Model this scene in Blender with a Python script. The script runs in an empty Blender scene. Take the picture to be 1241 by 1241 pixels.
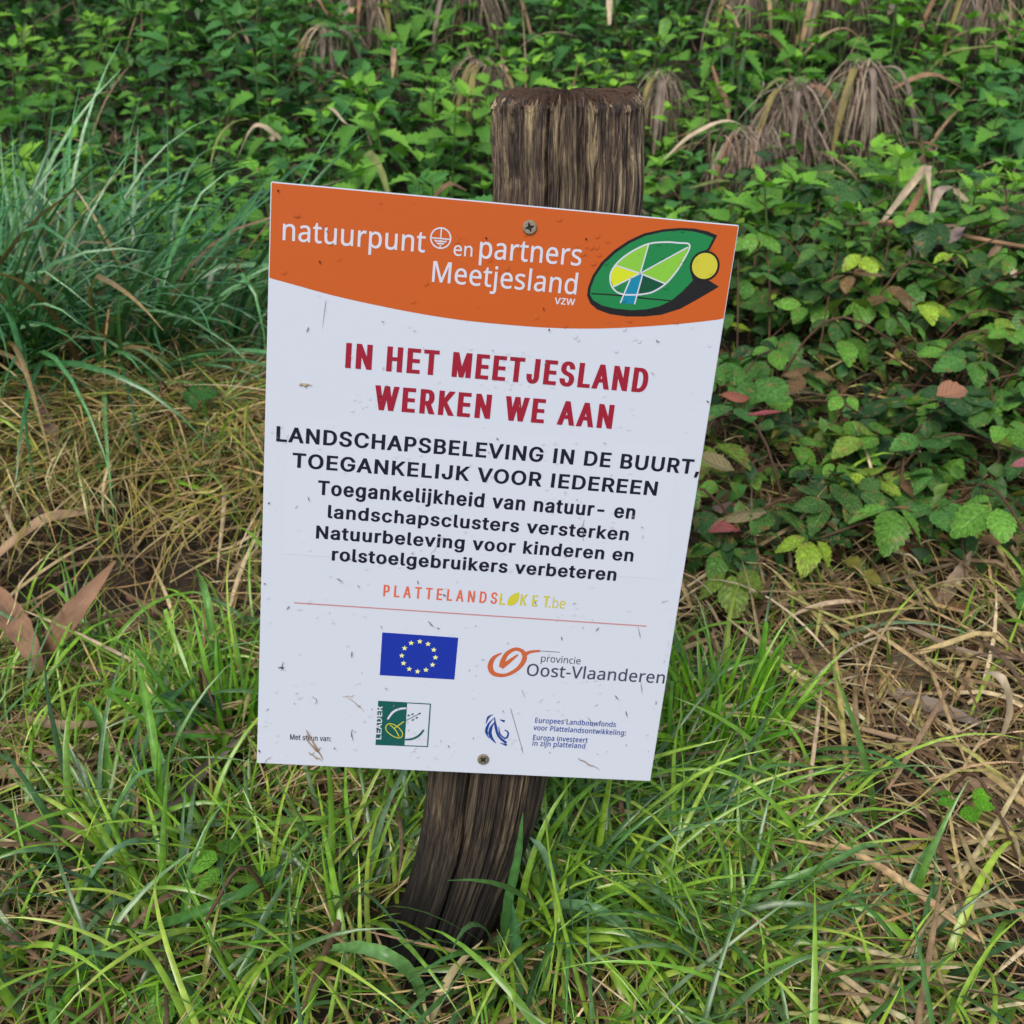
import bpy, math, random
import numpy as np
from mathutils import Vector, Matrix, Euler
from math import sin, cos, pi, radians, sqrt, atan2

SC = bpy.context.scene
COL = SC.collection
rnd = random.Random(7)
rng = np.random.default_rng(7)

# ------------------------------------------------------------------ camera, light, exposure
PITCH = radians(32.0)
CAM_H = 0.83756
cam_data = bpy.data.cameras.new('camera')
cam = bpy.data.objects.new('camera', cam_data)
COL.objects.link(cam)
cam.location = (0, 0, CAM_H)
cam.rotation_euler = (pi / 2 - PITCH, 0, 0)
cam_data.sensor_width = 36.0
cam_data.lens = 40.6
cam_data.clip_start = 0.01
cam_data.clip_end = 500
cam_data.dof.use_dof = True
cam_data.dof.focus_distance = 0.80
cam_data.dof.aperture_fstop = 16.0
SC.camera = cam

SUN_EL, SUN_AZ = radians(52), radians(200)
world = bpy.data.worlds.new('World')
SC.world = world
world.use_nodes = True
nt = world.node_tree
bg = nt.nodes['Background']
sky = nt.nodes.new('ShaderNodeTexSky')
sky.sky_type = 'NISHITA'
sky.sun_disc = False
sky.sun_elevation = SUN_EL
sky.sun_rotation = SUN_AZ
sky.dust_density = 3.0
sky.air_density = 1.0
sky.ozone_density = 1.2
nt.links.new(sky.outputs[0], bg.inputs[0])
bg.inputs[1].default_value = 0.095

sun_d = bpy.data.lights.new('sun', 'SUN')
sun_d.energy = 1.5
sun_d.angle = radians(35)
sun_d.color = (1.0, 0.95, 0.88)
sun = bpy.data.objects.new('sun', sun_d)
COL.objects.link(sun)
# sky rotation is measured clockwise from +Y
sdir = Vector((sin(SUN_AZ) * cos(SUN_EL), cos(SUN_AZ) * cos(SUN_EL), sin(SUN_EL)))
sun.rotation_euler = sdir.to_track_quat('Z', 'Y').to_euler()

SC.view_settings.view_transform = 'Standard'
SC.view_settings.look = 'None'
SC.view_settings.gamma = 1
SC.view_settings.use_curve_mapping = False
SC.view_settings.exposure = 0.72

# ------------------------------------------------------------------ helpers
def tag(o, label=None, cat=None, group=None, kind=None):
    if label: o['label'] = label
    if cat: o['category'] = cat
    if group: o['group'] = group
    if kind: o['kind'] = kind
    return o

def link(name, data, mat=None, parent=None, loc=None):
    o = bpy.data.objects.new(name, data)
    COL.objects.link(o)
    if mat is not None and data is not None and not data.materials:
        data.materials.append(mat)
    if parent is not None: o.parent = parent
    if loc is not None: o.location = loc
    return o

def empty(name, loc=(0, 0, 0)):
    o = bpy.data.objects.new(name, None)
    COL.objects.link(o)
    o.location = loc
    o.empty_display_size = 0.05
    return o

def np_mesh(name, V, quads=None, tris=None, col=None, uv=None, smooth=True):
    V = np.asarray(V, np.float32).reshape(-1, 3)
    me = bpy.data.meshes.new(name)
    nq = 0 if quads is None else len(quads)
    nt_ = 0 if tris is None else len(tris)
    li = []
    if nq: li.append(np.asarray(quads, np.int32).ravel())
    if nt_: li.append(np.asarray(tris, np.int32).ravel())
    li = np.concatenate(li)
    me.vertices.add(len(V)); me.vertices.foreach_set('co', V.ravel())
    me.loops.add(len(li)); me.loops.foreach_set('vertex_index', li)
    me.polygons.add(nq + nt_)
    st = np.concatenate([np.arange(nq) * 4, nq * 4 + np.arange(nt_) * 3]).astype(np.int32)
    me.polygons.foreach_set('loop_start', st)
    if col is not None:
        a = me.color_attributes.new('tint', 'FLOAT_COLOR', 'POINT')
        c = np.ones((len(V), 4), np.float32); c[:, :3] = np.asarray(col).reshape(-1, 3)
        a.data.foreach_set('color', c.ravel())
    if uv is not None:
        u = me.uv_layers.new(name='UVMap')
        u.data.foreach_set('uv', np.asarray(uv, np.float32).reshape(-1, 2)[li].ravel())
    me.update(calc_edges=True)
    me.polygons.foreach_set('use_smooth', np.full(nq + nt_, smooth))
    me.validate()
    return me

_ph = np.random.default_rng(3).uniform(0, 6.28, 64)
def wob(x, y, f):
    return (np.sin(x * f * 1.0 + y * f * .6 + _ph[0]) + np.sin(-x * f * .7 + y * f * 1.3 + _ph[1])
            + np.sin(x * f * 2.1 - y * f * 1.7 + _ph[2]) * .5 + np.sin(x * f * 1.6 + y * f * 2.6 + _ph[3]) * .5) / 3
def sstep(a, b, x):
    t = np.clip((x - a) / (b - a), 0, 1)
    return t * t * (3 - 2 * t)
def G(x, y):
    x = np.asarray(x, float); y = np.asarray(y, float)
    z = .010 * wob(x, y, 6) + .008 * wob(x + 3, y, 15)
    left = sstep(.05, -.25, x)
    z = z + .055 * left * np.exp(-((y - 1.46) / .16) ** 2) + .02 * left * wob(x, y, 8) * np.exp(-((y - 1.45) / .2) ** 2)
    z = z - .09 * np.exp(-((x + .50) / .24) ** 2 - ((y - 1.17) / .13) ** 2) + .014 * left * wob(x + 1, y, 26) * sstep(1.2, 1.35, y) * sstep(1.8, 1.6, y)
    z = z - .06 * sstep(1.9, 2.3, y) * sstep(2.9, 2.5, y)
    z = z + .05 * sstep(.1, .8, x) * sstep(1.2, 1.8, y)
    z = z + .17 * np.clip(y - 2.8, 0, 4) + .03 * wob(x, y, 1.3) * sstep(2, 4, y)
    return z

# ------------------------------------------------------------------ materials
def new_mat(name):
    m = bpy.data.materials.new(name)
    m.use_nodes = True
    return m, m.node_tree, m.node_tree.nodes['Principled BSDF']

def plain(name, c, rough=.45, spec=.22, bump=0.0, bscale=400, metal=0.0):
    m, t, b = new_mat(name)
    b.inputs['Base Color'].default_value = (*c, 1)
    b.inputs['Roughness'].default_value = rough
    b.inputs['Specular IOR Level'].default_value = spec
    b.inputs['Metallic'].default_value = metal
    if bump:
        tc = t.nodes.new('ShaderNodeTexCoord'); n = t.nodes.new('ShaderNodeTexNoise')
        n.inputs['Scale'].default_value = bscale
        n.inputs['Detail'].default_value = 4
        bp = t.nodes.new('ShaderNodeBump'); bp.inputs['Strength'].default_value = bump
        bp.inputs['Distance'].default_value = .001
        t.links.new(tc.outputs['Object'], n.inputs['Vector'])
        t.links.new(n.outputs[0], bp.inputs['Height'])
        t.links.new(bp.outputs[0], b.inputs['Normal'])
    return m

def foliage(name, use_obj_color=False, rough=.38, trans=.3, vein=False, mottled=.35, nscale=60, coat=0.0, grain=False, spots=0.0, spec=.25):
    m, t, b = new_mat(name)
    N, L = t.nodes, t.links
    if use_obj_color:
        src = N.new('ShaderNodeObjectInfo').outputs['Color']
    else:
        a = N.new('ShaderNodeAttribute'); a.attribute_name = 'tint'; src = a.outputs['Color']
    tc = N.new('ShaderNodeTexCoord')
    nz = N.new('ShaderNodeTexNoise'); nz.inputs['Scale'].default_value = nscale; nz.inputs['Detail'].default_value = 3
    L.new(tc.outputs['Object'], nz.inputs['Vector'])
    mr = N.new('ShaderNodeMapRange')
    mr.inputs['From Min'].default_value = .3; mr.inputs['From Max'].default_value = .7
    mr.inputs['To Min'].default_value = 1 - mottled; mr.inputs['To Max'].default_value = 1 + mottled
    L.new(nz.outputs[0], mr.inputs['Value'])
    fac = mr.outputs[0]
    height = nz.outputs[0]
    if spots:   # old brown and yellow blotches on the leaf
        ob = N.new('ShaderNodeObjectInfo'); sh = N.new('ShaderNodeVectorMath'); sh.operation = 'ADD'
        L.new(tc.outputs['Object'], sh.inputs[0]); L.new(ob.outputs['Location'], sh.inputs[1])
        ns = N.new('ShaderNodeTexNoise'); ns.inputs['Scale'].default_value = 3.2; ns.inputs['Detail'].default_value = 5; L.new(sh.outputs[0], ns.inputs['Vector'])
        ms_ = N.new('ShaderNodeMapRange'); ms_.inputs['From Min'].default_value = .58; ms_.inputs['From Max'].default_value = .68; ms_.inputs['To Max'].default_value = spots; L.new(ns.outputs[0], ms_.inputs['Value'])
        mc = N.new('ShaderNodeMixRGB'); mc.inputs['Color2'].default_value = (.22, .15, .05, 1); L.new(ms_.outputs[0], mc.inputs['Fac']); L.new(src, mc.inputs['Color1']); src = mc.outputs[0]
    if vein:
        uv = N.new('ShaderNodeSeparateXYZ'); L.new(tc.outputs['UV'], uv.inputs[0])
        ab = N.new('ShaderNodeMath'); ab.operation = 'ABSOLUTE'; L.new(uv.outputs[1], ab.inputs[0])
        m1 = N.new('ShaderNodeMath'); m1.operation = 'MULTIPLY'; m1.inputs[1].default_value = 44; L.new(uv.outputs[0], m1.inputs[0])
        m2 = N.new('ShaderNodeMath'); m2.operation = 'MULTIPLY_ADD'; m2.inputs[1].default_value = -11; L.new(ab.outputs[0], m2.inputs[0]); L.new(m1.outputs[0], m2.inputs[2])
        sn = N.new('ShaderNodeMath'); sn.operation = 'SINE'; L.new(m2.outputs[0], sn.inputs[0])
        pw = N.new('ShaderNodeMapRange'); pw.inputs['From Min'].default_value = .55; pw.inputs['From Max'].default_value = 1
        L.new(sn.outputs[0], pw.inputs['Value'])
        mid = N.new('ShaderNodeMapRange'); mid.inputs['From Min'].default_value = .10; mid.inputs['From Max'].default_value = 0.0
        L.new(ab.outputs[0], mid.inputs['Value'])
        mx = N.new('ShaderNodeMath'); mx.operation = 'MAXIMUM'; L.new(pw.outputs[0], mx.inputs[0]); L.new(mid.outputs[0], mx.inputs[1])
        ad = N.new('ShaderNodeMath'); ad.operation = 'MULTIPLY_ADD'; ad.inputs[1].default_value = .28
        L.new(mx.outputs[0], ad.inputs[0]); L.new(mr.outputs[0], ad.inputs[2])
        fac = ad.outputs[0]
        hs = N.new('ShaderNodeMath'); hs.operation = 'MULTIPLY'; hs.inputs[1].default_value = -1.0
        L.new(mx.outputs[0], hs.inputs[0]); height = hs.outputs[0]
    if grain:   # fibres along the strand, taken from the strip's own uv
        mp = N.new('ShaderNodeMapping'); mp.inputs['Scale'].default_value = (3, 14, 1)
        L.new(tc.outputs['UV'], mp.inputs['Vector'])
        n2 = N.new('ShaderNodeTexNoise'); n2.inputs['Scale'].default_value = 1.5; n2.inputs['Detail'].default_value = 4
        L.new(mp.outputs[0], n2.inputs['Vector'])
        m3 = N.new('ShaderNodeMapRange'); m3.inputs['From Min'].default_value = .3; m3.inputs['From Max'].default_value = .7
        m3.inputs['To Min'].default_value = .6; m3.inputs['To Max'].default_value = 1.35
        L.new(n2.outputs[0], m3.inputs['Value'])
        mm = N.new('ShaderNodeMath'); mm.operation = 'MULTIPLY'; L.new(fac, mm.inputs[0]); L.new(m3.outputs[0], mm.inputs[1])
        fac = mm.outputs[0]; height = n2.outputs[0]
    vm = N.new('ShaderNodeVectorMath'); vm.operation = 'SCALE'
    L.new(src, vm.inputs[0]); L.new(fac, vm.inputs['Scale'])
    L.new(vm.outputs[0], b.inputs['Base Color'])
    b.inputs['Roughness'].default_value = rough
    b.inputs['Specular IOR Level'].default_value = spec
    if coat:
        b.inputs['Coat Weight'].default_value = coat; b.inputs['Coat Roughness'].default_value = .15
    bp = N.new('ShaderNodeBump'); bp.inputs['Strength'].default_value = .8 if vein else .5; bp.inputs['Distance'].default_value = .0015 if vein else .0008
    L.new(height, bp.inputs['Height']); L.new(bp.outputs[0], b.inputs['Normal'])
    tr = N.new('ShaderNodeBsdfTranslucent'); 
    v2 = N.new('ShaderNodeVectorMath'); v2.operation = 'MULTIPLY'; v2.inputs[1].default_value = (1.2, 1.3, .6)
    L.new(vm.outputs[0], v2.inputs[0]); L.new(v2.outputs[0], tr.inputs['Color'])
    ms = N.new('ShaderNodeMixShader'); ms.inputs[0].default_value = trans
    L.new(b.outputs[0], ms.inputs[1]); L.new(tr.outputs[0], ms.inputs[2])
    L.new(ms.outputs[0], N['Material Output'].inputs['Surface'])
    return m

M_GRASS = foliage('fresh_grass', rough=.27, spec=.5, coat=.2, trans=.26, nscale=90, mottled=.25)
M_DEW = foliage('dewy_grass', rough=.30, trans=.25, nscale=160, mottled=.3, coat=.4, spec=.5)
M_STRAW = foliage('dry_straw', rough=.6, trans=.15, nscale=120)
M_LEAF = foliage('nettle_leaf', True, rough=.42, trans=.28, vein=True, mottled=.25)
M_BLEAF = foliage('bramble_leaf', True, rough=.40, trans=.22, vein=True, mottled=.4, nscale=9, spots=.8)
M_LITTER = foliage('dead_leaf', True, rough=.55, trans=.12, vein=True, mottled=.4)
M_REED = foliage('dry_reed', True, rough=.6, trans=.12, grain=True, mottled=.3, nscale=30)
M_COVER = foliage('cover_leaf', rough=.42, trans=.25, nscale=80)
M_BLADE = foliage('single_blade', True, rough=.32, trans=.25, grain=False, mottled=.25, nscale=140, coat=.25)
M_STEM = plain('green_stem', (.07, .12, .03), .5)
M_CANE = plain('bramble_cane', (.09, .05, .03), .55)

def soil_mat():
    m, t, b = new_mat('soil')
    N, L = t.nodes, t.links
    tc = N.new('ShaderNodeTexCoord')
    n = N.new('ShaderNodeTexNoise'); n.inputs['Scale'].default_value = 28; n.inputs['Detail'].default_value = 9; n.inputs['Roughness'].default_value = .7
    L.new(tc.outputs['Object'], n.inputs['Vector'])
    r = N.new('ShaderNodeValToRGB')
    e = r.color_ramp.elements
    e[0].position = .35; e[0].color = (.010, .007, .004, 1)
    e[1].position = .7; e[1].color = (.055, .036, .021, 1)
    L.new(n.outputs[0], r.inputs[0]); L.new(r.outputs[0], b.inputs['Base Color'])
    b.inputs['Roughness'].default_value = .85
    bp = N.new('ShaderNodeBump'); bp.inputs['Strength'].default_value = 1; bp.inputs['Distance'].default_value = .01
    L.new(n.outputs[0], bp.inputs['Height']); L.new(bp.outputs[0], b.inputs['Normal'])
    return m

# ------------------------------------------------------------------ the ground
def axis_steps(lo, a, b, hi, fine, n):
    return np.unique(np.concatenate([-np.geomspace(1, 1 + a - lo, n)[::-1] + 1 + a, np.arange(a, b, fine), np.geomspace(1, 1 + hi - b, n) - 1 + b]))
gx = axis_steps(-70, -1.6, 1.6, 70, .025, 26)
gy = axis_steps(-20, .2, 3.4, 120, .025, 26)
X, Y = np.meshgrid(gx, gy)
Z = G(X, Y)
ny, nx = X.shape
ii = (np.arange(ny - 1)[:, None] * nx + np.arange(nx - 1)[None]).ravel()
gm = np_mesh('ground', np.stack([X, Y, Z], -1), quads=np.stack([ii, ii + 1, ii + nx + 1, ii + nx], -1))
tag(link('ground', gm, soil_mat()), 'dark brown soil under the grass, straw and nettles', 'ground', kind='structure')

# ------------------------------------------------------------------ the sign post
R1 = np.array([0.99321, 0.044697, -0.107406]); UPV = np.array([0.096041, 0.205967, 0.973835]); NRM = np.array([0.06565, -0.977538, 0.200276]); TL = np.array([-0.149052, 0.713157, 0.632581])   # panel axes and top left corner in metres
PW, PH, PT = 0.297, 0.41738, .003
BASE = np.array([-0.067163, 0.637647, 0.0])
root = empty('sign_post', tuple(BASE))
tag(root, 'orange and white notice panel screwed to a leaning weathered wooden post', 'sign')
M_PANEL = plain('panel_white', (.525, .566, .645), .42, .25, bump=.12, bscale=90)
pm = Matrix((( R1[0], UPV[0], NRM[0], 0), (R1[1], UPV[1], NRM[1], 0), (R1[2], UPV[2], NRM[2], 0), (0, 0, 0, 1)))
pm.translation = Vector(TL - BASE)
PANEL_W = pm.copy(); PANEL_W.translation = Vector(TL)

import bmesh
def rounded_box(w, h, t, r=.0012):
    bm = bmesh.new()
    vs = [bm.verts.new(p) for p in ((0, -h, -t), (w, -h, -t), (w, 0, -t), (0, 0, -t))]
    f = bm.faces.new(vs)
    g = bmesh.ops.extrude_face_region(bm, geom=[f])
    for v in g['geom']:
        if isinstance(v, bmesh.types.BMVert): v.co.z = 0
    bm.normal_update()
    bmesh.ops.recalc_face_normals(bm, faces=bm.faces)
    bmesh.ops.bevel(bm, geom=list(bm.edges), offset=.0004, segments=2, affect='EDGES')
    me = bpy.data.meshes.new('panel'); bm.to_mesh(me); bm.free()
    return me
panel = link('panel', rounded_box(PW, PH, PT), M_PANEL, root)
panel.matrix_local = pm

GLYPHS = {
 'n': {
  ' ': (0.2085, []),
  '-': (0.2582, [[32,184,32,246,226,246,226,184]]),
  '.': (0.2149, [[58,43,59,57,61,69,66,78,72,85,80,90,88,94,97,96,107,97,117,96,126,94,135,90,142,85,149,78,153,69,156,57,157,43,156,30,153,18,149,9,142,2,135,-4,126,-8,117,-10,107,-11,97,-10,88,-8,80,-4,72,2,66,9,61,18,59,30]]),
  ':': (0.2149, [[58,43,59,57,61,69,66,78,72,85,80,90,88,94,97,96,107,97,117,96,126,94,135,90,142,85,149,78,153,69,156,57,157,43,156,30,153,18,149,9,142,2,135,-4,126,-8,117,-10,107,-11,97,-10,88,-8,80,-4,72,2,66,9,61,18,59,30],[58,387,59,401,61,412,66,422,72,429,80,434,88,438,97,440,107,441,117,440,126,438,135,434,142,429,149,422,153,412,156,401,157,387,156,373,153,362,149,352,142,345,135,339,126,335,117,333,107,332,97,333,88,335,80,339,72,345,66,352,61,362,59,373]]),
  'E': (0.4459, [[398,0,78,0,78,573,398,573,398,509,150,509,150,330,383,330,383,268,150,268,150,63,398,63]]),
  'L': (0.4202, [[78,0,78,573,150,573,150,64,400,64,400,0]]),
  'M': (0.7273, [[330,0,142,502,139,502,140,493,140,484,141,473,142,461,142,448,143,435,143,421,144,407,144,392,144,377,144,362,144,347,144,0,78,0,78,573,184,573,361,103,364,103,544,573,650,573,650,0,578,0,578,352,578,366,578,380,579,394,579,408,579,421,580,435,581,447,581,460,584,501,581,501,390,0]]),
  'O': (0.6263, [[577,287,576,255,573,224,568,194,561,166,551,140,540,116,526,94,510,73,493,54,473,38,451,24,428,13,402,4,375,-3,345,-7,314,-8,281,-7,251,-3,222,4,196,13,173,25,151,39,131,55,114,73,98,94,85,116,74,141,65,167,58,195,53,224,50,255,49,288,51,331,56,370,65,408,78,442,94,473,114,500,138,524,166,545,197,561,232,572,271,579,314,581,356,579,393,572,428,561,459,545,486,525,510,501,530,473,547,442,560,408,570,370,576,330],[125,287,126,252,130,220,136,190,145,163,157,138,171,117,188,98,207,83,230,70,255,62,283,56,314,55,345,56,373,62,398,70,420,83,439,98,456,117,470,138,481,163,490,190,496,220,500,252,501,287,498,338,490,384,476,423,456,457,431,484,398,503,360,514,314,518,283,516,255,511,230,502,207,490,188,475,171,457,157,435,145,411,136,384,130,354,126,322]]),
  'P': (0.4852, [[229,573,282,570,326,562,363,548,393,528,415,504,431,475,441,442,444,404,444,387,441,370,438,353,433,336,426,321,417,306,407,292,395,278,380,266,364,255,345,246,324,238,301,231,275,227,247,224,216,223,150,223,150,0,78,0,78,573],[223,511,150,511,150,285,208,285,234,285,258,288,279,291,298,296,315,303,330,311,342,322,352,334,360,347,365,363,369,381,370,401,367,427,361,449,350,468,334,484,314,495,289,504,258,509]]),
  'V': (0.4812, [[481,573,277,0,204,0,0,573,75,573,204,205,209,194,213,182,216,171,220,160,231,119,234,109,236,100,238,90,241,80,243,90,245,100,247,110,250,119,253,130,255,140,259,150,262,161,277,207,405,573]]),
  'a': (0.4499, [[231,437,268,435,299,428,326,418,347,403,364,383,376,358,383,328,385,293,385,0,334,0,320,61,317,61,307,50,298,40,288,30,279,22,268,15,258,9,246,3,234,-1,220,-4,206,-6,190,-8,172,-8,154,-7,136,-5,119,0,103,6,88,13,75,23,64,34,55,48,47,63,41,80,38,99,37,119,40,150,50,176,65,199,87,219,116,234,152,245,194,253,243,257,316,259,316,285,315,309,310,330,303,347,293,359,280,368,265,375,247,379,227,380,210,379,194,378,178,374,163,370,148,365,133,359,119,353,106,347,84,400,99,408,115,414,132,421,151,426,170,431,190,434,210,436],[252,208,215,205,184,200,159,192,141,182,127,170,118,155,112,138,110,119,111,102,115,87,122,75,132,66,144,58,157,53,172,50,188,49,215,51,238,56,260,66,279,79,295,96,306,117,313,142,315,172,315,210]]),
  'b': (0.4932, [[139,461,139,448,138,435,138,422,138,410,137,399,136,389,136,380,135,373,139,373,149,386,161,398,174,409,189,419,206,427,226,432,248,436,272,437,310,434,344,423,374,406,401,381,422,350,437,312,446,267,449,215,448,180,444,147,437,118,427,91,415,68,400,48,384,31,365,17,344,6,322,-2,298,-6,272,-8,248,-7,226,-3,206,2,189,10,174,20,161,31,149,42,139,55,133,55,119,0,68,0,68,609,139,609],[260,379,238,377,219,374,202,369,188,361,175,351,165,339,157,325,150,308,145,289,142,268,139,244,139,217,139,214,140,177,145,144,153,116,165,93,181,74,202,61,229,53,261,51,288,53,312,61,332,74,348,93,360,117,369,145,374,178,376,216,374,254,369,287,360,315,348,338,331,356,311,368,288,376]]),
  'c': (0.3849, [[241,-8,213,-7,187,-2,162,5,139,15,118,28,99,45,83,65,69,87,58,114,50,143,46,176,44,213,46,250,51,284,59,315,71,342,85,365,102,385,121,401,142,415,166,425,191,432,217,436,245,438,262,437,278,436,293,434,309,431,323,427,336,424,348,419,358,415,337,356,327,360,316,363,304,366,292,370,279,372,267,374,255,376,244,376,223,375,204,371,187,366,172,358,159,347,148,335,138,320,131,303,125,284,120,263,118,239,117,213,118,189,120,166,125,145,131,126,138,109,148,94,159,82,172,71,186,63,202,58,220,54,240,53,257,53,273,55,288,57,302,60,315,64,328,68,340,73,351,78,351,15,340,10,328,5,316,1,304,-2,290,-5,275,-7,258,-8]]),
  'd': (0.4932, [[221,-8,182,-5,148,6,118,23,92,48,71,79,56,117,47,162,44,214,47,266,56,311,71,350,93,381,119,406,149,424,183,434,221,438,238,437,253,436,267,433,280,429,292,425,303,420,314,413,323,407,332,399,340,391,348,383,354,374,359,374,356,405,356,415,355,424,355,431,354,438,354,609,425,609,425,0,368,0,358,58,354,58,348,49,340,40,332,32,323,24,314,17,303,11,292,6,279,1,266,-3,252,-6,237,-7],[232,51,263,53,290,60,311,71,328,88,340,109,348,135,354,165,355,200,355,213,354,251,349,284,340,313,329,336,313,355,291,369,264,377,231,379,204,376,181,368,162,354,146,334,133,309,124,281,119,249,117,213,119,176,124,144,133,116,146,93,162,74,181,61,205,53]]),
  'e': (0.4523, [[234,438,261,436,286,432,308,424,329,414,348,401,364,385,378,367,390,346,399,323,406,299,410,272,411,244,411,201,117,201,120,167,127,137,139,111,154,90,174,74,197,62,224,55,254,52,274,53,293,54,310,56,327,60,343,64,359,69,375,75,392,82,392,20,376,13,359,8,343,3,327,-1,310,-4,292,-6,272,-8,251,-8,221,-6,194,-2,167,6,143,17,121,31,101,48,85,68,70,91,59,117,51,146,46,177,44,212,46,246,50,277,57,306,68,333,81,357,96,378,114,395,134,411,157,423,181,431,207,436],[233,380,209,378,188,372,170,362,154,348,140,330,130,309,123,285,119,257,338,257,337,275,335,292,331,307,326,322,320,334,312,346,303,356,292,364,280,371,266,376,251,379]]),
  'f': (0.2759, [[266,375,158,375,158,0,87,0,87,375,12,375,12,408,87,432,87,457,88,483,92,507,97,528,104,547,113,563,124,577,137,588,152,597,168,604,186,609,206,612,227,613,239,613,252,612,263,611,274,609,284,607,294,604,302,602,310,599,292,544,285,546,278,548,270,550,262,552,254,553,245,555,237,555,228,556,211,554,197,550,185,542,175,532,168,519,162,502,159,481,158,458,158,430,266,430]]),
  'g': (0.4932, [[221,438,241,437,261,434,280,429,297,422,314,413,329,402,343,388,355,373,359,373,369,430,425,430,425,-7,424,-36,420,-63,413,-88,404,-109,392,-129,378,-146,361,-160,341,-172,318,-181,293,-187,264,-191,233,-192,210,-192,188,-191,167,-189,147,-186,128,-182,110,-177,94,-172,78,-165,78,-100,94,-108,111,-114,129,-120,149,-125,170,-129,191,-132,214,-133,237,-134,263,-132,286,-126,306,-116,324,-101,337,-84,347,-63,353,-39,355,-13,355,4,356,32,358,57,354,57,343,42,329,28,315,17,299,8,281,1,263,-4,243,-7,221,-8,182,-4,147,7,117,25,91,51,70,83,56,121,47,164,44,214,47,263,56,306,70,344,91,377,117,404,147,423,181,434],[230,379,213,377,197,374,182,368,169,359,157,349,147,336,138,320,130,303,125,284,120,262,118,239,117,213,119,176,124,143,134,115,146,92,163,73,182,60,205,52,232,50,248,50,262,52,276,54,288,58,299,63,309,69,318,76,326,85,334,94,340,105,345,117,349,131,352,145,354,161,356,179,356,197,356,214,355,242,353,267,349,289,343,309,335,326,326,340,315,352,302,362,287,369,270,374,251,377]]),
  'i': (0.2069, [[139,430,139,0,68,0,68,430],[104,591,112,590,119,588,126,585,133,580,138,574,142,566,144,557,145,546,144,536,142,526,138,519,133,512,126,508,119,504,112,502,104,501,96,502,88,504,81,508,75,512,69,519,66,526,63,536,63,546,63,557,66,566,69,574,75,580,81,585,88,588,96,590]]),
  'j': (0.2069, [[18,-192,8,-192,-1,-192,-10,-191,-18,-190,-25,-188,-32,-187,-38,-185,-44,-183,-44,-126,-19,-132,-13,-133,-6,-133,1,-134,9,-134,21,-133,32,-130,42,-126,51,-120,59,-111,64,-100,67,-85,68,-67,68,430,139,430,139,-64,138,-84,136,-101,132,-118,126,-133,119,-147,110,-159,99,-169,87,-177,72,-184,56,-189,38,-192],[63,546,63,557,66,566,69,574,75,580,81,585,88,588,96,590,104,591,112,590,119,588,126,585,133,580,138,574,142,566,144,557,145,546,144,536,142,526,138,519,133,512,126,508,119,504,112,502,104,501,96,502,88,504,81,508,75,512,69,519,66,526,63,536]]),
  'k': (0.4282, [[138,291,138,284,138,276,137,267,137,257,135,221,138,221,152,240,172,264,189,285,326,430,409,430,235,246,421,0,336,0,187,200,138,158,138,0,68,0,68,609,138,609]]),
  'l': (0.2069, [[139,0,68,0,68,609,139,609]]),
  'n': (0.4956, [[275,438,311,436,343,429,369,417,391,401,409,379,421,352,428,319,431,280,431,0,361,0,361,275,359,299,355,321,348,338,338,353,324,364,308,372,288,377,265,379,232,376,204,368,182,356,166,338,154,316,146,289,140,258,139,223,139,0,68,0,68,430,125,430,136,371,140,371,147,382,156,392,165,401,175,409,186,416,198,422,210,427,222,431,235,434,248,436,262,437]]),
  'o': (0.4852, [[442,216,441,190,438,165,434,142,428,121,420,101,411,82,400,66,388,51,374,37,359,25,342,15,324,7,305,0,285,-4,264,-7,241,-8,221,-7,200,-4,181,0,163,7,145,15,129,25,114,37,100,51,88,66,77,82,67,101,59,121,52,142,48,165,45,190,44,216,46,250,50,282,58,310,68,336,81,360,97,380,116,397,137,412,161,423,186,431,214,436,244,438,272,436,299,431,324,423,347,412,368,397,387,380,403,360,417,336,428,310,436,282,440,250],[117,216,118,191,120,169,125,147,130,128,138,110,147,95,159,82,172,71,187,62,203,56,222,52,243,51,264,52,282,56,299,62,314,71,327,82,339,95,348,110,356,128,361,147,366,169,368,191,369,216,368,240,365,263,361,284,355,303,348,320,338,335,327,348,314,359,299,367,282,374,263,377,242,379,212,376,185,368,164,354,147,335,134,311,124,284,119,252]]),
  'p': (0.4932, [[273,438,310,434,344,424,374,407,401,383,422,351,437,313,446,268,449,216,448,181,444,148,437,119,427,93,415,69,401,49,384,31,365,17,345,6,322,-2,298,-6,272,-8,256,-7,241,-6,227,-3,213,1,201,6,190,11,179,17,170,24,161,31,153,38,145,46,139,55,134,55,137,20,138,10,138,1,139,-8,139,-16,139,-192,68,-192,68,430,126,430,136,371,139,371,145,380,153,389,161,397,170,405,179,412,189,419,201,424,213,429,226,433,240,436,256,437],[260,379,239,377,221,374,204,369,190,362,178,353,167,342,158,328,152,313,146,295,142,275,140,254,139,229,139,216,139,190,142,167,145,145,150,126,157,109,165,93,176,80,188,70,203,61,220,55,239,52,261,51,280,52,297,56,312,63,326,72,338,84,348,98,357,113,364,131,369,150,373,171,375,193,376,217,374,252,369,283,360,310,348,334,331,354,311,367,288,376]]),
  'r': (0.3312, [[269,438,295,437,301,436,308,435,314,434,319,433,310,368,287,372,281,373,275,373,270,374,264,374,252,373,240,371,228,368,217,363,206,358,195,351,186,343,176,334,168,324,161,313,154,301,149,289,144,275,141,261,139,245,139,229,139,0,68,0,68,430,126,430,134,351,137,351,144,363,152,374,161,385,170,395,180,404,191,413,202,420,214,426,227,431,240,435,254,437]]),
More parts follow.
